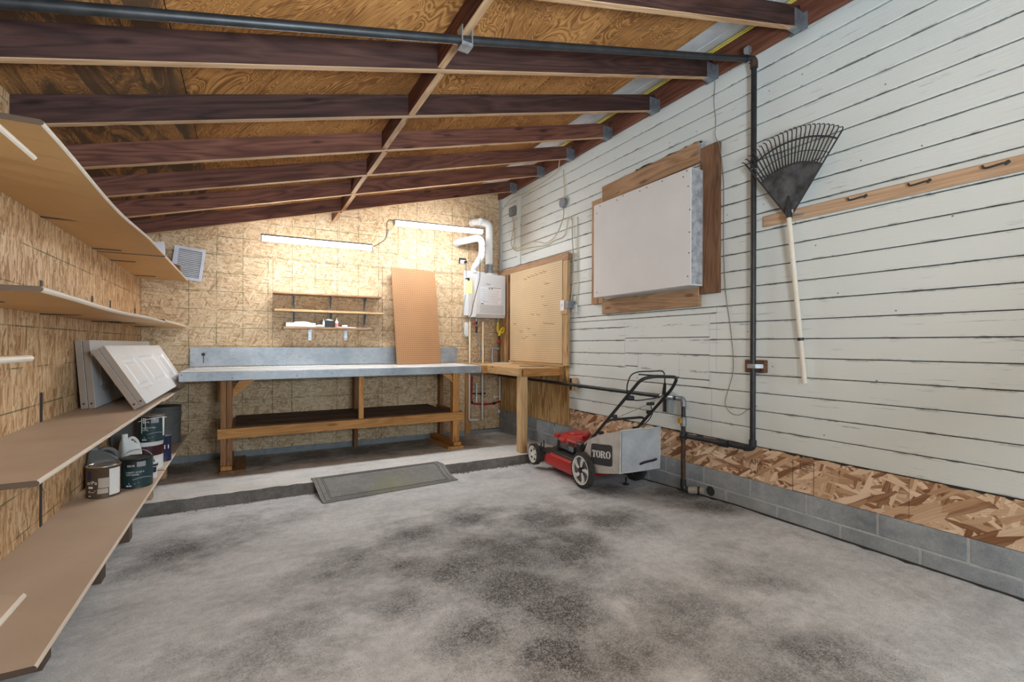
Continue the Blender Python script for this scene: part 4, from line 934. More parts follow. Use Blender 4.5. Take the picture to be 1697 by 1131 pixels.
# green can in front
def teal(c, r, z, h, t, lines, f0=None):
    f = f0 or face(c)
    sector(c, r + .0006, z + .010, z + h - .014, f - .95, f + 1.5, 28).build('teal_label', M_teal, t)
    sector(c, r + .0009, z + h - .055, z + h - .016, f - .85, f - .02).build('black_panel', M_black, t); sector(c, r + .0009, z + h - .048, z + h - .016, f - .02, f + .55).build('grey_panel', M_greyink, t)
    text_mesh('BEHR', .019, on_can(c, r + .0012, z + h - .046, f - .62), 'lettering', M_letter, t, width=.042)
    for i, (s, w_) in enumerate(lines): text_mesh(s, .0145, on_can(c, r + .0009, z + h - .086 - .016 * i, f - .72), 'lettering', M_letter, t, width=w_)
    mb = MB()
    for k in range(14):
        a = f - .3 + .11 * k; b = a + .11
        mb.add([on_can(c, r + .0009, z + .055, 0)(a * r, .010 * math.sin(k * .25), 0), on_can(c, r + .0009, z + .055, 0)(b * r, .010 * math.sin((k + 1) * .25), 0), on_can(c, r + .0009, z + .055, 0)(b * r, .004 + .010 * math.sin((k + 1) * .25), 0), on_can(c, r + .0009, z + .055, 0)(a * r, .004 + .010 * math.sin(k * .25), 0)], [(0, 1, 2, 3)])
    mb.build('pale_swoosh', M_greyink, t)
    mb = MB()
    for zz, a, b in ((.030, -.55, -.1), (.036, -.55, .1), (.115 - .02, -.5, .25)):
        fn = on_can(c, r + .0009, z + zz, f); mb.add([fn(a * r, 0, 0), fn(b * r, 0, 0), fn(b * r, .002, 0), fn(a * r, .002, 0)], [(0, 1, 2, 3)])
    fn = on_can(c, r + .0009, z + .014, f); mb.add([fn(-.7 * r, 0, 0), fn(-.35 * r, 0, 0), fn(-.35 * r, .008, 0), fn(-.7 * r, .008, 0)], [(0, 1, 2, 3)])
    mb.build('small_print', M_letter, t)['kind'] = 'stuff'
c2 = (-.632, 3.912); t = can('dark green lidded paint can with raised wire handle', c2, ZE, .083, .186, M_black, M_black, M_black, bail=(face(c2) + PI / 2, (-.02, .085), M_galv))
teal(c2, .083, ZE, .186, t, (('CABINET, DOOR &', .098), ('TRIM ENAMEL', .072)))
# small pot
c3 = (-.585, 4.095); t = thing('small_pot', 'small white plastic pot with dark lid right of the green can', 'pot', (c3[0], c3[1], ZE))
MB().lathe((*c3, ZE), [(.034, 0), (.038, .10), (.042, .102), (.042, .112)], 24).build('pot_body', M_jug, t, smooth=True); MB().lathe((*c3, ZE), [(.043, .112), (.043, .128), (.036, .131)], 24).build('pot_lid', M_whitepipe, t, smooth=True); sector(c3, .0405, ZE + .082, ZE + .098, 0, 2 * PI, 24).build('dark_ring', M_black, t)
sector(c3, .0385, ZE + .04, ZE + .078, face(c3) - .1, face(c3) + .9).build('blue_label', M_navy, t)
# big tub below, green can on top
c4 = (-.655, 4.395); t = can('wide white and maroon paint tub under the stacked green can', c4, ZE2, .102, .205, M_jug, M_jug, M_jug, name='paint_tub')
sector(c4, .1028, ZE2 + .105, ZE2 + .178, 0, 2 * PI, 40).build('maroon_band', M_maroon, t); f = face(c4)
fn = on_can(c4, .1026, ZE2 + .02, f); mb = MB()
for a, b, z0, z1 in ((.25, .42, .0, .035), (.30, .48, .045, .07), (-.2, .1, .01, .06)): mb.add([fn(a * .1, z0, 0), fn(b * .1, z0, 0), fn(b * .1, z1, 0), fn(a * .1, z1, 0)], [(0, 1, 2, 3)])
mb.build('navy_print', M_navy, t)
c5 = (-.625, 4.385); zt = ZE2 + .2085; t = can('dark green paint can stacked on the wide tub, white paint drips', c5, zt, .083, .186, M_black, M_chrome, M_chrome, bail=(face(c5) + PI / 2 + .5, (.10, .03), M_letter))
teal(c5, .083, zt, .186, t, (('CABINET & TRIM', .085), ('ENAMEL', .045)))
f = face(c5); mb = MB()
for a, l, w_ in ((-.75, .12, .005), (-.45, .09, .004), (-.58, .05, .004), (.95, .15, .016), (.2, .03, .003)):
    fn = on_can(c5, .0838, zt + .186 - l, f); mb.add([fn(a * .083, 0, 0), fn(a * .083 + w_, 0, 0), fn(a * .083 + w_ * 1.3, l, 0), fn(a * .083 - w_ * .3, l, 0)], [(0, 1, 2, 3)])
mb.build('paint_drips', M_letter, t)['kind'] = 'stuff'
c6 = (-.575, 4.62); t = can('narrow navy paint can at shelf edge behind the wide tub', c6, ZE2, .045, .20, M_navy, M_galvdark, M_galvdark)
fn = on_can(c6, .0455, ZE2 + .10, face(c6)); MB().add([fn(.0, 0, 0), fn(.03, 0, 0), fn(.03, .03, 0), fn(.0, .03, 0)], [(0, 1, 2, 3)]).build('white_label', M_letter, t)
c7 = (-.675, 5.45); t = can('tall black bucket at the far end of the lowest shelf', c7, ZE2, .125, .345, M_jugg, M_black, M_black, bail=(face(c7) + PI / 2, (.13, -.14), M_galvdark), name='bucket')
for zz in (.26, .30, .325): MB().lathe((*c7, ZE2 + zz), [(.125, 0), (.131, .003), (.131, .010), (.125, .013)], 32, cap=False).build('bucket_rib', M_jugg, t, smooth=True)
bk = thing('storage_bin', 'dark grey storage bin deep in the shade behind the jugs', 'bin', (-.80, 4.75, ZE2))
MB().hexa([(-.90, 4.60, ZE2), (-.74, 4.60, ZE2), (-.74, 5.05, ZE2), (-.90, 5.05, ZE2), (-.912, 4.58, ZE2 + .36), (-.725, 4.58, ZE2 + .36), (-.725, 5.08, ZE2 + .36), (-.912, 5.08, ZE2 + .36)]).build('bin_body', M_jugg, bk, bevel=.01); MB().box(-.916, 4.57, ZE2 + .345, -.715, 5.09, ZE2 + .37).build('bin_rim', M_jugg, bk, bevel=.005)
def jug(label, c, z, w_, d, h, mat, rot, cap):
    t = thing('jug', label, 'jug', (c[0], c[1], z)); R = Matrix.Translation((c[0], c[1], z)) @ Matrix.Rotation(rot, 4, 'Z')
    def rr_(w2, d2, x0=0, n=5):
        out = []
        for sx, sy, a in ((1, -1, -90), (1, 1, 0), (-1, 1, 90), (-1, -1, 180)):
            r = min(w2, d2) * .4
            for i in range(n): q = math.radians(a + 90 * i / (n - 1)); out.append((x0 + sx * (w2 - r) + r * math.cos(q), sy * (d2 - r) + r * math.sin(q)))
        return out
    loops = []
    for k, zz, x0 in ((.96, 0, 0), (1, .008, 0), (1, h * .55, 0), (.93, h * .66, 0), (.68, h * .80, -.1 * w_), (.36, h * .90, -.22 * w_), (.27, h * .93, -.25 * w_), (.27, h * .97, -.25 * w_)):
        loops.append([tuple(R @ Vector((x, y, zz))) for x, y in rr_(w_ / 2 * k, d / 2 * k, x0)])
    MB().loft(loops).build('jug_body', mat, t, smooth=True)
    MB().cyl(R @ Vector((-.25 * w_, 0, h * .965)), R @ Vector((-.25 * w_, 0, h * 1.04)), w_ * .15, 16).build('cap', cap, t, smooth=True)
    MB().tube([R @ Vector(p) for p in cat([(-.10 * w_, 0, h * .88), (.12 * w_, 0, h * .93), (.36 * w_, 0, h * .82), (.44 * w_, 0, h * .62)])], w_ * .085, 10).build('handle', mat, t, smooth=True)
    return t
jug('dark grey plastic jug behind the brown can', (-.84, 4.07), ZE, .17, .12, .25, M_jugg, .25, M_jugg)
t = jug('white plastic jug between the brown and green cans', (-.725, 4.235), ZE, .12, .105, .285, M_jug, .5, M_whitepipe)
MB().box(-.70, 4.095, ZE + .10, -.665, 4.10, ZE + .17).build('blue_label', M_navy, t)

# ------------------------------------------------------------------ right wall: boarded window, rake, hook board
bw = thing('boarded_window', 'drywall-covered window opening framed by rough brown boards', 'window cover', (3.02, 3.0, 1.6))
MB().box(2.930, 2.440, 1.681, 3.066, 3.590, 2.577).build('drywall_box', M_drywall, bw, bevel=.003)
MB().box(2.936, 2.4385, 1.69, 3.06, 2.4400, 2.57).build('taped_side', M_mud, bw)
plank('frame_board', (3.083, 2.385, 1.618), (3.083, 2.385, 2.755), (0, 1, 0), .165, .034, M_darkboard, bw, .003)
plank('frame_board', (3.081, 2.478, 2.735), (3.081, 3.625, 2.712), (0, 0, 1), .165, .034, M_frameboard, bw, .003)
plank('frame_board', (3.080, 2.475, 1.60), (3.080, 3.62, 1.60), (0, 0, 1), .145, .038, M_frameboard, bw, .003)
plank('frame_board', (3.083, 3.705, 1.635), (3.083, 3.705, 2.69), (0, 1, 0), .17, .030, M_frameboard, bw, .003)
mb = MB(); rr = random.Random(8)
for y, z in [(2.49 + .25 * i, 2.55) for i in range(5)] + [(2.47, 1.75 + .17 * i) for i in range(5)] + [(3.55, 2.5), (3.55, 1.72), (3.2, 2.56), (2.9, 2.55), (2.52, 2.52)]: mb.lathe((2.9295, y + rr.uniform(-.02, .02), z + rr.uniform(-.01, .01)), [(.006, 0), (.005, -.001)], 8, 'X')
mb.build('screw_heads', M_gap, bw)['kind'] = 'stuff'
mb = MB(); y = 2.46
top = [(3.076, 2.47, 2.81)]
yy_ = 2.47
while yy_ < 3.2: top.append((3.076, yy_, 2.818 + rr.uniform(-.006, .012))); yy_ += rr.uniform(.03, .07)
mb.prism(top[1:] + [(3.076, 3.2, 2.80), (3.076, 2.47, 2.80)], (.02, 0, 0)); mb.build('torn_paint', M_gap, bw)
MB().prism([(3.072, 2.44, 2.80), (3.072, 2.50, 2.80), (3.072, 2.50, 2.70), (3.072, 2.47, 2.66)], (.02, 0, 0)).build('torn_paint', M_mud, bw)

hb = thing('hook_board', 'pine board with bent wire hooks screwed to the siding', 'board', (3.08, 1.0, 2.0))
plank('board', (3.0855, -.6, 2.052), (3.0855, 1.962, 2.070), (0, 0, 1), .074, .024, M_hookboard, hb, .006)
for y, z in ((1.385, 2.072), (1.098, 2.072), (.81, 2.070), (.50, 2.068)):
    MB().tube(fillet([(3.076, y - .035, z + .006), (3.05, y - .030, z + .002), (3.045, y + .01, z - .004), (3.045, y + .034, z - .004), (3.045, y + .04, z + .012)], .008, 3), .005, 7).tube([(3.076, y - .045, z + .012), (3.070, y - .03, z + .0)], .009, 7).build('wire_hook', M_bracket, hb, smooth=True)
MB().tube(fillet([(3.076, 1.69, 2.060), (3.00, 1.690, 2.045), (2.955, 1.690, 2.047), (2.952, 1.690, 2.07)], .01, 3), .005, 7).build('wire_hook', M_galvdark, hb, smooth=True)

rk = thing('leaf_rake', 'black plastic leaf rake hanging head-up with pale ash handle', 'rake', (3.0, 1.72, 1.0))
RX = 2.985; AP = Vector((RX, 1.728, 2.03))
def rp_(R, a, dx=0.0): return AP + Vector((dx, math.sin(a) * R, math.cos(a) * R))
A0 = math.radians(34.5)
mb = MB(); n = 18
pl = [rp_(.03, -A0 * 1.2)] + [rp_(.335, -A0 + 2 * A0 * i / n) for i in range(n + 1)] + [rp_(.03, A0 * 1.2)]
mb.prism([tuple(p) for p in pl], (.006, 0, 0)).build('head_plate', M_plate, rk)
nt_ = 24
for i in range(nt_):
    a = -A0 + 2 * A0 * i / (nt_ - 1); R1 = .540 + .012 * math.cos(a * 2)
    p = [rp_(.325, a, .003), rp_(.42, a, .004), rp_(R1 - .012, a, .002), rp_(R1, a, -.004), rp_(R1 + .002, a, -.016), rp_(R1 - .006, a, -.034)]
    MB().tube(p, [.0046, .0042, .0036, .0034, .0032, .003], 6).build('tine', M_plastic, rk, smooth=True)
for R, r in ((.485, .0055), (.405, .0025), (.338, .005)): MB().tube([rp_(R, -A0 + 2 * A0 * i / 24, .003) for i in range(25)], r, 6).build('cross_bar', M_plastic, rk, smooth=True)
for s in (-1, 1): MB().tube([rp_(.03, s * A0 * 1.15, .002), rp_(.53, s * A0, .002)], .005, 6).build('edge_rib', M_plastic, rk, smooth=True)
MB().tube([rp_(.0, 0, -.004), (RX - .006, 1.731, 2.09), (RX - .002, 1.735, 2.17)], [.021, .017, .006], 12).build('socket', M_plastic, rk, smooth=True)
hd = MB().tube([(RX - .004, 1.729, 2.04), (3.062, 1.673, .985)], .0145, 14).build('handle', M_tool, rk, smooth=True)
def on_h(f0, r): return lambda q: None
MB().tube([(3.0415, 1.6886, 1.272), (3.0428, 1.6876, 1.254)], .0185, 14).build('handle_ring', M_black, rk, smooth=True)
text_mesh('RAKE', .018, lambda x, y, z: (RX - .0175 + .072 * (2.03 - (1.96 - x)) / 1.05, 1.7275 - .0525 * (2.03 - (1.96 - x)) / 1.05 + .007 - y, 1.96 - x), 'lettering', M_ink, hd, width=.05) if False else None

# ------------------------------------------------------------------ iron pipes
gp = thing('vent_pipe', 'tall black iron pipe running up the siding and along the rafters', 'pipe', (3.03, 2.0, .5))
PX, PY = 3.035, 2.003
MB().tube([(PX, PY, .545), (PX, PY, 3.155)], .0185, 16).build('riser', M_pipe, gp, smooth=True)
MB().tube([(PX - .03, PY, 3.186), (.864, 2.0, 2.627), (-.86, 2.0, 2.203)], .019, 16).build('overhead_run', M_pipe, gp, smooth=True)
MB().tube(fillet([(PX, PY, 3.135), (PX, PY, 3.192), (PX - .055, PY, 3.178)], .03, 6), .025, 14).build('top_elbow', M_rust, gp, smooth=True)
MB().tube([(PX, PY, 2.435), (PX, PY, 2.50)], .0235, 14).build('coupling', M_pipe, gp, smooth=True); MB().tube([(PX, PY, 2.432), (PX, PY, 2.437)], .0245, 14).build('coupling_rim', M_galv, gp, smooth=True)
MB().tube([(PX - .10, PY, 3.170), (PX - .055, PY, 3.181)], .024, 14).build('coupling', M_pipe, gp, smooth=True)
MB().box(.845, 1.97, 2.59, .90, 2.03, 2.605).box(.845, 1.972, 2.60, .850, 2.028, 2.68).box(.895, 1.972, 2.60, .90, 2.028, 2.68).build('pipe_strap', M_galv, gp)
MB().box(PX - .075, PY - .01, 3.15, PX - .06, PY + .02, 3.225).box(PX - .078, PY - .012, 3.225, PX - .045, PY + .024, 3.26).build('pipe_strap', M_galv, gp)
sb = MB().box(3.062, 1.935, 1.034, XR - .001, 2.083, 1.122).build('strap_block', M_darkboard, gp, bevel=.004)
MB().prism([(PX - .021, PY - .030, 1.066), (PX - .021, PY + .030, 1.066), (PX + .027, PY + .058, 1.066), (PX + .0265, PY + .058, 1.066), (PX + .0265, PY - .058, 1.066), (PX + .027, PY - .058, 1.066)], (0, 0, .028)).build('pipe_strap', M_galv, sb)
# lower gas run
MB().tube(fillet([(PX, PY, .57), (PX, PY, .515), (3.025, 2.06, .510)], .03, 6), .0245, 14).build('bottom_elbow', M_pipe, gp, smooth=True)
MB().tube([(3.025, 2.04, .511), (3.011, 2.536, .507)], .0185, 14).build('lower_run', M_pipe, gp, smooth=True); MB().tube([(3.021, 2.185, .510), (3.019, 2.255, .510)], .028, 12).tube([(3.0195, 2.225, .510), (3.0185, 2.28, .509)], .0235, 8).build('union_fitting', M_pipe, gp, smooth=True)
g2 = thing('gas_pipe', 'rusty gas pipe dropping from the wall valve into the block wall', 'pipe', (3.0, 2.56, .09))
GX, GY = 3.005, 2.568
MB().tube(fillet([(GX, 5.70, .803), (GX, GY, .797), (GX, GY, .60)], .035, 6), .0165, 14).build('wall_run', M_pipe, g2, smooth=True)
MB().tube(fillet([(GX, GY + .06, .797), (GX, GY, .797), (GX, GY, .74)], .035, 6), .021, 14).build('elbow', M_galvdark, g2, smooth=True); MB().tube([(GX, 2.80, .797), (GX, 2.66, .797)], .0195, 12).build('grey_nipple', M_galv, g2, smooth=True)
MB().tube([(GX, GY, .655), (GX, GY, .585)], .0235, 12).build('stop_valve', M_galvdark, g2, smooth=True); MB().box(GX - .045, GY - .012, .608, GX - .022, GY + .020, .648).build('valve_handle', plain('brass', (.50, .30, .05), .45, .5), g2, bevel=.003)
MB().tube([(GX, GY, .60), (GX, GY, .12)], .0180, 14).build('rusty_drop', M_rust, g2, smooth=True); MB().tube([(GX, GY - .03, .507), (GX, GY + .02, .507)], .0245, 12).tube([(GX, GY, .475), (GX, GY, .54)], .024, 12).build('tee', M_pipe, g2, smooth=True)
MB().tube(fillet([(GX, GY, .16), (GX, GY, .082), (3.035, 2.50, .088)], .035, 6), .023, 12).build('bottom_elbow', M_pipe, g2, smooth=True)
MB().tube([(3.02, 2.525, .086), (XR - .030, 2.425, .100)], .028, 14).build('wall_sleeve', M_sleeve, g2, smooth=True); MB().lathe((XR - .001, 2.388, .104), [(.038, -.0015), (.035, .0)], 9, 'X').build('wall_hole', M_gap, wr)
MB().tube([(3.052, 2.462, .094), (3.058, 2.450, .095)], .031, 14).build('clamp', M_black, g2, smooth=True)
for y0, y1, z0, z1 in ((2.742, 2.81, .66, .83), (4.047, 4.12, .73, .868)):
    b_ = plank('clamp_block', (3.063, (y0 + y1) / 2, z0), (3.063, (y0 + y1) / 2, z1), (0, 1, 0), y1 - y0, .066, M_greywood if y0 < 3 else M_hookboard, g2)
    MB().box(3.018, (y0 + y1) / 2 - .012, z0 + .01, 3.034, (y0 + y1) / 2 + .012, z1 - .004).build('clamp_iron', M_black, g2)
bo = thing('floor_bolt', 'short black bolt standing in the floor behind the mower bag', 'bolt', (2.835, 3.03, floor_z(3.03)))
z0 = floor_z(3.03); MB().lathe((2.835, 3.03, z0), [(.028, 0), (.028, .006)], 8).build('bolt_plate', M_black, bo); MB().cyl((2.835, 3.03, z0 + .005), (2.835, 3.03, z0 + .06), .009, 8).build('bolt_shank', M_black, bo)

# ------------------------------------------------------------------ wires and boxes on the siding
def wire(label, pts, r, mat, name='electrical_cable', c='cable', n=5): return tag(MB().tube(cat(pts, n), r, 6).build(name, mat, smooth=True), label, c)
XW = 3.091
j1 = MB().box(3.058, 5.375, 2.945, 3.0995, 5.530, 3.062).build('junction_box', M_galvdark, bevel=.004); tag(j1, 'grey metal junction box left of the white conduit board', 'junction box')
j2 = MB().lathe((3.058, 4.306, 2.815), [(.055, 0), (.058, .004), (.058, .041)], 8, 'X').build('junction_box', M_galvdark); tag(j2, 'octagonal junction box high on siding near the window boards', 'junction box')
wire('cream cable under the ledger from corner to the last rafters', [(XW, YB - .03, 3.05), (XW - .005, 5.73, 3.12), (XW - .005, 5.56, 3.178), (3.078, 5.38, 3.182), (3.074, 5.28, 3.165), (XW - .005, 5.13, 3.163), (XW - .005, 4.88, 3.167), (XW - .005, 4.66, 3.178), (XW - .010, 4.42, 3.205), (3.042, 4.34, 3.235), (3.038, 4.31, 3.33)], .0055, M_cable)
wire('cream cable looping down from first junction box to the pegboard rail', [(3.085, 5.487, 2.945), (3.085, 5.445, 2.851), (3.085, 5.424, 2.707), (3.085, 5.423, 2.578), (3.083, 5.453, 2.514), (3.075, 5.353, 2.457), (3.075, 5.256, 2.450), (3.085, 4.981, 2.439), (3.085, 4.661, 2.408), (3.085, 4.490, 2.429), (3.085, 4.314, 2.437), (3.085, 4.250, 2.507), (3.085, 4.223, 2.601), (3.085, 4.168, 2.621), (3.085, 4.141, 2.557), (3.080, 4.138, 2.443), (3.075, 4.120, 2.281), (3.07, 4.105, 2.2), (3.078, 4.115, 1.9), (3.06, 4.125, 1.704)], .006, M_cable)
wire('second cream cable beside the looping one', [(3.078, 5.47, 2.940), (3.068, 5.41, 2.80), (3.068, 5.475, 2.60), (3.055, 5.40, 2.49), (3.052, 5.30, 2.475), (3.068, 5.0, 2.50), (3.066, 4.8, 2.47), (3.066, 4.62, 2.425), (3.066, 4.42, 2.48), (3.066, 4.30, 2.62), (3.066, 4.275, 2.70), (3.078, 4.30, 2.749)], .0055, M_cable)
wire('cream cable running up from the octagonal box', [(3.085, 4.297, 2.868), (3.088, 4.295, 2.994), (3.088, 4.31, 3.10), (3.088, 4.316, 3.19)], .0055, M_cable)
wire('cream cable dropping past the pegboard rail to the outlet', [(3.090, 4.06, 2.60), (3.090, 4.055, 2.5), (3.090, 4.050, 2.3), (3.090, 4.045, 2.0), (3.090, 4.05, 1.8), (3.085, 4.085, 1.668)], .005, M_cable)
wire('thin grey wire wandering down the siding behind the iron pipe', [(3.09, 2.354, 3.232), (3.09, 2.356, 3.20), (XW, 2.364, 3.074), (XW, 2.348, 2.93), (3.062, 2.33, 2.80), (3.062, 2.29, 2.70), (XW, 2.279, 2.45), (XW, 2.277, 1.999), (XW, 2.260, 1.638), (XW, 2.219, 1.368), (XW, 2.194, 1.146), (XW, 2.198, 1.014), (XW, 2.242, .869), (XW, 2.257, .787), (XW, 2.217, .729), (XW, 2.144, .721), (XW, 2.074, .769), (XW, 2.01, .80)], .0028, M_wire, 'thin_wire', 'wire', 6)
# grade stamps printed on the OSB strip
def on_band(y, z): return lambda a, b, c: (XR + .0004 - c, y - a, z + b)
st = thing('grade_stamp', 'faded black APA grade stamp printed on the lower OSB strip', 'stamp', (XR, 1.9, .4))
text_mesh('APA', .050, on_band(2.068, .386), 'lettering', M_ink, st, width=.095); text_mesh('24/', .038, on_band(2.068, .322), 'lettering', M_ink, st, width=.062)
mb = MB()
for (y0, y1, z0, z1) in ((1.638, 1.766, .476, .4785), (1.638, 1.766, .428, .4305), (1.636, 1.6385, .28, .478), (1.7655, 1.768, .276, .478), (1.638, 1.766, .278, .2805), (1.716, 1.719, .432, .468), (1.65, 1.71, .462, .467), (1.65, 1.71, .452, .455), (1.65, 1.70, .442, .445)): mb.box(XR + .0002, y0, z0, XR + .0012, y1, z1)
mb.build('stamp_box', M_ink, st)

# ------------------------------------------------------------------ rubber mat over the step
def mat_pt(s, t, up=0.0):
    X = (.478 + 1.165 * s) * (1 - t) + (.512 + 1.165 * s) * t
    yb = 4.365 + .045 * s; yf = 3.865 + .105 * s
    Y = yb + (yf - yb) * t; le = 4.262
    zs = slab_z(4.28) + .0035; 
    if Y > le: z = slab_z(Y) + .0035
    else:
        zf = floor_z(Y) + .0035; k = (le - Y) / (le - yf - .05); k = max(0, min(1, k)); z = zs * (1 - k) ** 1.35 + zf * (1 - (1 - k) ** 1.35)
        z += .012 * math.sin(PI * k) * (.4 + math.sin(5 * s + .5))
        z = max(z, zf)
    return (X, Y, z + up)
mt = thing('rubber_mat', 'grey rubber mat draped over the edge of the concrete step', 'mat', (1.1, 4.1, 0))
ns, ntt = 40, 20; mb = MB(); vs = [mat_pt(i / ns, j / ntt) for j in range(ntt + 1) for i in range(ns + 1)]; vt = [mat_pt(i / ns, j / ntt, .008) for j in range(ntt + 1) for i in range(ns + 1)]
N = (ns + 1) * (ntt + 1); fs = []
for j in range(ntt):
    for i in range(ns):
        q = (j * (ns + 1) + i, j * (ns + 1) + i + 1, (j + 1) * (ns + 1) + i + 1, (j + 1) * (ns + 1) + i)
        fs += [tuple(N + k for k in q), q[::-1]]
ringi = [i for i in range(ns + 1)] + [j * (ns + 1) + ns for j in range(1, ntt + 1)] + [ntt * (ns + 1) + i for i in range(ns - 1, -1, -1)] + [j * (ns + 1) for j in range(ntt - 1, 0, -1)]
for a, b_ in zip(ringi, ringi[1:] + ringi[:1]): fs.append((a, b_, N + b_, N + a))
mb.add(vs + vt, fs).build('mat_sheet', M_mat, mt, smooth=True)
for d in (.030, .065, .078):
    s0, t0 = d / 1.165, d / .5
    path = [(s0, 1 - t0), (1 - s0, 1 - t0), (1 - s0, t0), (s0, t0), (s0, 1 - t0)]; pts = []
    for (a, b_), (c, d_) in zip(path[:-1], path[1:]): pts += [mat_pt(a + (c - a) * k / 24, b_ + (d_ - b_) * k / 24, .0085) for k in range(24)]
    MB().tube(pts, .0016, 4, closed=True).build('groove', M_matline, mt)

# ------------------------------------------------------------------ lawn mower
mw = thing('lawn_mower', 'red push lawn mower with grey grass bag parked against the wall', 'lawn mower', (2.735, 3.13, floor_z(3.13)), rotz=math.radians(-4))
def loop(w0, y0, y1, z, n=8, rf=.20, rb=.06):
    out = []
    for sx, y, r, a in ((1, y0, rb, -90), (1, y1, rf, 0), (-1, y1, rf, 90), (-1, y0, rb, 180)):
        cy = y + r if y == y0 else y - r
        for i in range(n): q = math.radians(a + 90 * i / (n - 1)); out.append((sx * (w0 - r) + r * math.cos(q), cy + r * math.sin(q), z))
    return out
B = lambda mb, name, mat, smooth=False, bevel=0.0, parent=None: mb.build(name, mat, parent or mw, smooth=smooth, bevel=bevel, local=True)
dz = -.024
deck = B(MB().loft([loop(.272, .05, .80, .062 + dz * 0), loop(.276, .045, .805, .075), loop(.270, .05, .80, .125), loop(.262, .06, .79, .155), loop(.235, .09, .76, .175)]), 'deck', M_red, True)
B(MB().loft([loop(.236, .09, .765, .174), loop(.225, .10, .75, .195), loop(.17, .16, .68, .212)]), 'deck_top', M_black, True)
B(MB().box(-.255, .60, .15, -.13, .80, .175).box(-.25, .70, .12, .25, .86, .14).box(-.24, .10, .17, -.16, .55, .19), 'side_rail', M_black, bevel=.006)
def wheel(x, y, r, wd, side, hubm, n_sp, front):
    bx_ = x if side < 0 else x
    R_ = r; x0, x1 = (x, x + wd) if side < 0 else (x - wd, x)
    prof = [(R_ * .70, x0 - bx_ + .004), (R_ * .80, x0 - bx_), (R_ * .93, x0 - bx_ + .004), (R_, x0 - bx_ + .012), (R_, x1 - bx_ - .012), (R_ * .93, x1 - bx_ - .004), (R_ * .80, x1 - bx_), (R_ * .70, x1 - bx_ - .004)]
    t = B(MB().lathe((bx_, y, r), prof, 40, 'X', cap=False), 'wheel', M_rubber, True)
    mb = MB()
    for i in range(34):
        a = 2 * PI * i / 34; u = Vector((0, math.cos(a), math.sin(a))); v_ = Vector((0, -math.sin(a), math.cos(a))); c = Vector((0, y, r)) + u * (R_ - .003)
        p = [c + v_ * s * .006 + u * h for s in (-1, 1) for h in (0,)]
        q = []
        for h in (0, .007):
            for sx, sv in ((x0 + .004, -1), (x1 - .004, -1), (x1 - .004, 1), (x0 + .004, 1)): q.append(c + v_ * sv * .006 + u * h * .45 + Vector((sx, 0, 0)))
        mb.hexa(q)
    B(mb, 'tyre_tread', M_rubber, parent=t)['kind'] = 'stuff'
    xf = x0 if side < 0 else x1; s = 1 if side < 0 else -1
    B(MB().lathe((xf, y, r), [(R_ * .74, s * .012), (R_ * .2, s * .018), (.002, s * .018)], 32, 'X', cap=False), 'rim_disc', M_engine if not front else hubm, True, parent=t)
    B(MB().lathe((xf, y, r), [(R_ * .70, s * .012), (R_ * .72, s * .002), (R_ * .80, -s * .001), (R_ * .82, s * .004)], 36, 'X', cap=False), 'rim_ring', hubm, True, parent=t)
    for k in range(n_sp):
        a = 2 * PI * k / n_sp + .5; out = []
        pl = [(.16, -.40), (.42, -.28), (.72, -.05), (.72, .36), (.55, .22), (.38, .18), (.18, .25)]
        if front: pl = [(.42, -.17), (.60, -.17), (.60, .17), (.42, .17)]
        P3 = [(xf + s * (.003 if not front else .009), y + R_ * q * math.cos(a + b_), r + R_ * q * math.sin(a + b_)) for q, b_ in pl]
        B(MB().prism(P3, (s * .010, 0, 0)), 'spoke' if not front else 'wheel_slot', hubm if not front else M_black, bevel=.001 if not front else 0, parent=t)
    B(MB().lathe((xf, y, r), [(R_ * .17, s * .014), (R_ * .17, -s * .003), (R_ * .10, -s * .006), (.001, -s * .006)], 16, 'X', cap=False), 'hub_cap', M_black if not front else hubm, True, parent=t)
    return t
wheel(-.300, .0, .150, .052, -1, M_hub, 5, False); wheel(.300, .0, .150, .052, 1, M_hub, 5, False)
wheel(-.300, .855, .105, .050, -1, M_hubw, 5, True); wheel(.300, .855, .105, .050, 1, M_hubw, 5, True)
B(MB().cyl((-.26, 0, .15), (.26, 0, .15), .012, 8).cyl((-.26, .855, .105), (.26, .855, .105), .012, 8), 'axle', M_black)['kind'] = 'stuff'
B(MB().box(-.262, .78, .09, -.225, .90, .16).box(-.262, .72, .12, -.235, .80, .20), 'front_bracket', M_black, bevel=.008)
B(MB().cyl((-.25, .78, .15), (-.25, .76, .235), .006, 6).cyl((-.255, .70, .17), (-.262, .69, .27), .006, 6), 'height_lever', M_black)['kind'] = 'stuff'
# engine
B(MB().box(-.13, .26, .21, .13, .62, .30).box(-.19, .36, .225, -.12, .56, .29).lathe((0, .44, .20), [(.14, 0), (.14, .05)], 20), 'engine_block', M_engine, bevel=.008)
for k in range(5): B(MB().box(-.165, .36, .235 + .016 * k, -.125, .60, .243 + .016 * k), 'cooling_fin', M_engine)
B(MB().loft([loop(.150, .30, .64, .29, rf=.08, rb=.07), loop(.156, .29, .645, .30, rf=.08, rb=.07), loop(.150, .30, .64, .332, rf=.08, rb=.07), loop(.120, .33, .61, .350, rf=.07, rb=.07), loop(.07, .38, .56, .356, rf=.05, rb=.05)]), 'engine_cover', M_red, True)
B(MB().tube([(-.06, .30, .350), (.03, .36, .372), (.08, .44, .372)], [.018, .024, .018], 10), 'cover_hump', M_red, True)
B(MB().lathe((.01, .49, .350), [(.095, 0), (.10, .008), (.085, .020), (.03, .028), (.001, .028)], 24, cap=False), 'recoil_housing', M_red, True)
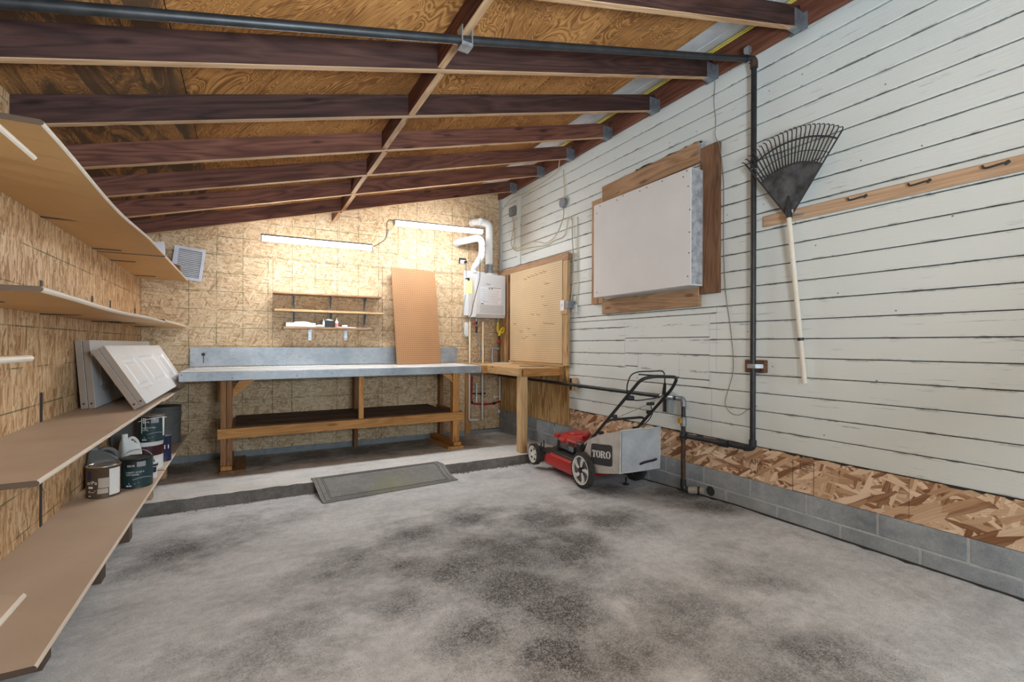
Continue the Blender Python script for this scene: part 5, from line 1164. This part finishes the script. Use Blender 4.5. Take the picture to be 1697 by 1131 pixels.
B(MB().box(-.20, .22, .275, -.10, .40, .335), 'air_filter_cover', M_red, bevel=.014); B(MB().box(-.206, .24, .288, -.199, .33, .322), 'filter_badge', M_logo)
B(MB().box(-.195, .42, .275, -.12, .55, .325), 'fuel_tank', M_red, bevel=.018); B(MB().lathe((-.155, .615, .312), [(.03, 0), (.032, .006), (.032, .028), (.024, .034)], 14), 'fuel_cap', M_red, True)
B(MB().box(-.20, .135, .23, -.10, .225, .335), 'control_box', M_black, bevel=.012); B(MB().box(-.185, .30, .22, -.13, .40, .295), 'carburettor', M_galvdark, bevel=.008); B(MB().cyl((-.19, .52, .30), (-.20, .53, .21), .016, 10), 'spark_plug_lead', M_black)
B(MB().box(-.22, .02, .17, .22, .12, .26), 'rear_flap', M_black, bevel=.01)
# handle: two tubes joined at the top
HW = .185
L0, L1, L2 = (-HW - .03, .16, .235), (-HW - .01, -.44, .785), (-HW, -.545, .862)
h1 = fillet([L0, L1, (-HW, -.62, .955), (-HW + .085, -.66, .975), (HW - .035, -.64, .962), (HW, -.545, .862), (HW + .01, -.44, .775), (HW + .03, .16, .235)], .055, 6)
B(MB().tube(h1, .0125, 12), 'handle_tube', M_black, True)
B(MB().tube(fillet([(-HW - .012, -.22, .58), (-HW + .03, -.235, .60), (HW - .03, -.235, .60), (HW + .012, -.22, .58)], .03, 4), .0105, 10), 'lower_crossbar', M_black, True)
B(MB().tube(fillet([(-HW - .004, -.47, .82), (-HW - .035, -.50, .90), (-HW - .03, -.54, .985), (-HW + .03, -.555, 1.005), (HW - .09, -.545, 1.005), (HW - .05, -.52, .97), (HW - .03, -.50, .90), (HW - .0, -.47, .81)], .04, 5), .005, 8), 'bail_bar', M_black, True)
B(MB().tube([(-HW + .0, -.45, .80), (-HW + .06, -.46, .795)], .020, 10), 'bail_pivot', M_black, True); B(MB().tube([(HW - .03, -.50, .90), (HW - .002, -.46, .815)], [.012, .016], 10), 'bail_pivot', M_black, True)
B(MB().tube(cat([(-HW + .055, -.46, .795), (-HW + .10, -.45, .775), (HW - .09, -.455, .785), (HW + .0, -.46, .81)]), .005, 6), 'control_rod', M_black, True)
B(MB().box(HW - .105, -.40, .72, HW - .04, -.37, .745), 'cable_clamp', M_black, bevel=.004)
B(MB().tube(cat([(HW - .07, -.39, .72), (HW - .06, -.385, .69), (HW - .005, -.34, .66), (HW - .02, -.30, .58), (HW - .06, -.20, .50), (HW - .09, -.08, .43)]), .004, 6), 'control_cable', M_black, True)
B(MB().tube([(HW - .08, -.38, .73), (-HW + .06, -.10, .55), (-HW + .0, .10, .35)], .003, 6), 'control_cable', M_wire, True)
for s, y, z in ((-1, -.285, .64), (-1, -.11, .48), (1, -.31, .66), (1, -.14, .50)): B(MB().tube([(s * (HW + .02), y, z), (s * (HW - .035), y, z - .01)], [.008, .018], 10), 'clamp_knob', M_black, True)
# grass bag
def bag_loop(y, hw, zt, zb, bul=.02, n=7):
    out = []
    for (x0, z0, x1, z1, nx_, nz) in ((-hw, zb, hw, zb, 0, -1), (hw, zb, hw, zt, 1, 0), (hw, zt, -hw, zt, 0, 1), (-hw, zt, -hw, zb, -1, 0)):
        for i in range(n):
            k = i / n; e = math.sin(PI * k) * bul; out.append((x0 + (x1 - x0) * k + nx_ * e, y, z0 + (z1 - z0) * k + nz * e))
    return out
BAG = [(.085, .200, .355, .155, .004), (.0, .222, .398, .150, .012), (-.10, .228, .440, .150, .014), (-.25, .222, .495, .178, .010), (-.440, .195, .545, .222, .004), (-.450, .193, .553, .226, .002)]
BAGC = lambda y: -.045 * max(0, min(1, -y / .44))
bag = B(MB().loft([[(x + BAGC(y), y, z) for x, y, z in bag_loop(*a)] for a in BAG]), 'grass_bag', M_fabric, True)
rf_ = [(x - .045, y - .004, z) for x, y, z in bag_loop(-.449, .186, .545, .234, .0)]
B(MB().loft([rf_, [(x, y - .006, z) for x, y, z in rf_]]), 'bag_rear', M_fabric2, True, parent=bag)
B(MB().tube([(-.241, -0.447, .226), (-.241, -0.453, .40), (-.241, -0.455, .552), (-.04, -0.455, .556), (.150, -0.455, .552), (.150, -0.453, .40), (.150, -0.447, .226)], .006, 6), 'bag_seam', M_fabric, True, parent=bag)
B(MB().tube(cat([(-.06, -0.463, .283), (-.02, -0.480, .298), (.06, -0.483, .306), (.105, -0.463, .306)]), .009, 6), 'bag_strap', M_black, True, parent=bag)
# dark logo patch with serif lettering on the left face of the bag
def on_bag(u, v_, d=.0):      # u: towards the rear, v: up
    y = -.085 - u
    for p, q in zip(BAG[:-1], BAG[1:]):
        if q[0] <= y <= p[0]: break
    k = (p[0] - y) / (p[0] - q[0]); hw, zt, zb, bl = [p[i] + (q[i] - p[i]) * k for i in (1, 2, 3, 4)]
    z = .222 + .13 * u + v_; f_ = (z - zb) / (zt - zb)
    return (-(hw + bl * math.sin(PI * max(0, min(1, f_))) + .0035 + d) + BAGC(y), y, z)
def rrect(w_, h_, r, n=5):
    out = []
    for cx, cy, a in ((w_ - r, r, -90), (w_ - r, h_ - r, 0), (r, h_ - r, 90), (r, r, 180)):
        for i in range(n): q = math.radians(a + 90 * i / (n - 1)); out.append((cx + r * math.cos(q), cy + r * math.sin(q)))
    return out
PWD, PH = .285, .168
gx, gz = 10, 10; vs = []
mb = MB(); outl = rrect(PWD, PH, .022)
def inpatch(i, j):
    x, y = PWD * i / gx, PH * j / gz; r = .022; cx = min(max(x, r), PWD - r); cy = min(max(y, r), PH - r); d = math.hypot(x - cx, y - cy)
    if d > r: x, y = cx + (x - cx) * r / d, cy + (y - cy) * r / d
    return on_bag(x, y)
mb.add([inpatch(i, j) for j in range(gz + 1) for i in range(gx + 1)], [(j * (gx + 1) + i, j * (gx + 1) + i + 1, (j + 1) * (gx + 1) + i + 1, (j + 1) * (gx + 1) + i) for j in range(gz) for i in range(gx)])
lp_ = B(mb, 'logo_patch', M_logo, True, parent=bag)
def glyph(polys, x0, y0, w_, h_):
    mb = MB()
    for p in polys:
        for quad in p: mb.add([on_bag(x0 + q[0] * w_, y0 + q[1] * h_, .0012) for q in quad], [tuple(range(len(quad)))])
    return mb
def ring(cx, cy, rx, ry, ix, iy, a0=0, a1=360, n=24):
    out = []
    for i in range(n):
        p, q = math.radians(a0 + (a1 - a0) * i / n), math.radians(a0 + (a1 - a0) * (i + 1) / n)
        out.append([(cx + rx * math.cos(p), cy + ry * math.sin(p)), (cx + rx * math.cos(q), cy + ry * math.sin(q)), (cx + ix * math.cos(q), cy + iy * math.sin(q)), (cx + ix * math.cos(p), cy + iy * math.sin(p))])
    return out
def rc(x0, y0, x1, y1): return [(x0, y0), (x1, y0), (x1, y1), (x0, y1)]
GT = [[rc(.36, 0.06, .66, .98), rc(.24, 0, .78, .08), rc(.02, .88, .98, 1.0), [(.02, .66), (.09, .66), (.20, .88), (.02, .88)], [(.91, .66), (.98, .66), (.98, .88), (.80, .88)]]]
GO = [ring(.5, .5, .50, .53, .19, .44)]
GR = [[rc(.10, .05, .38, .95), rc(0, 0, .48, .08), rc(0, .92, .5, 1.0)], ring(.46, .73, .40, .27, .13, .19, -90, 90, 14), [rc(.36, .92, .48, 1.0), rc(.36, .46, .48, .54), [(.46, .50), (.70, .46), (.98, .0), (.66, .0)], rc(.66, 0, 1.04, .08)]]
xx = .022
for gl, wd in ((GT, .066), (GO, .067), (GR, .070), (GO, .062)):
    B(glyph(gl, xx, .058, wd * .95, .054), 'lettering', M_letter, parent=lp_) if False else glyph(gl, xx, .060, wd * .95, .056).build('lettering', M_letter, bag, local=True); xx += wd * .93
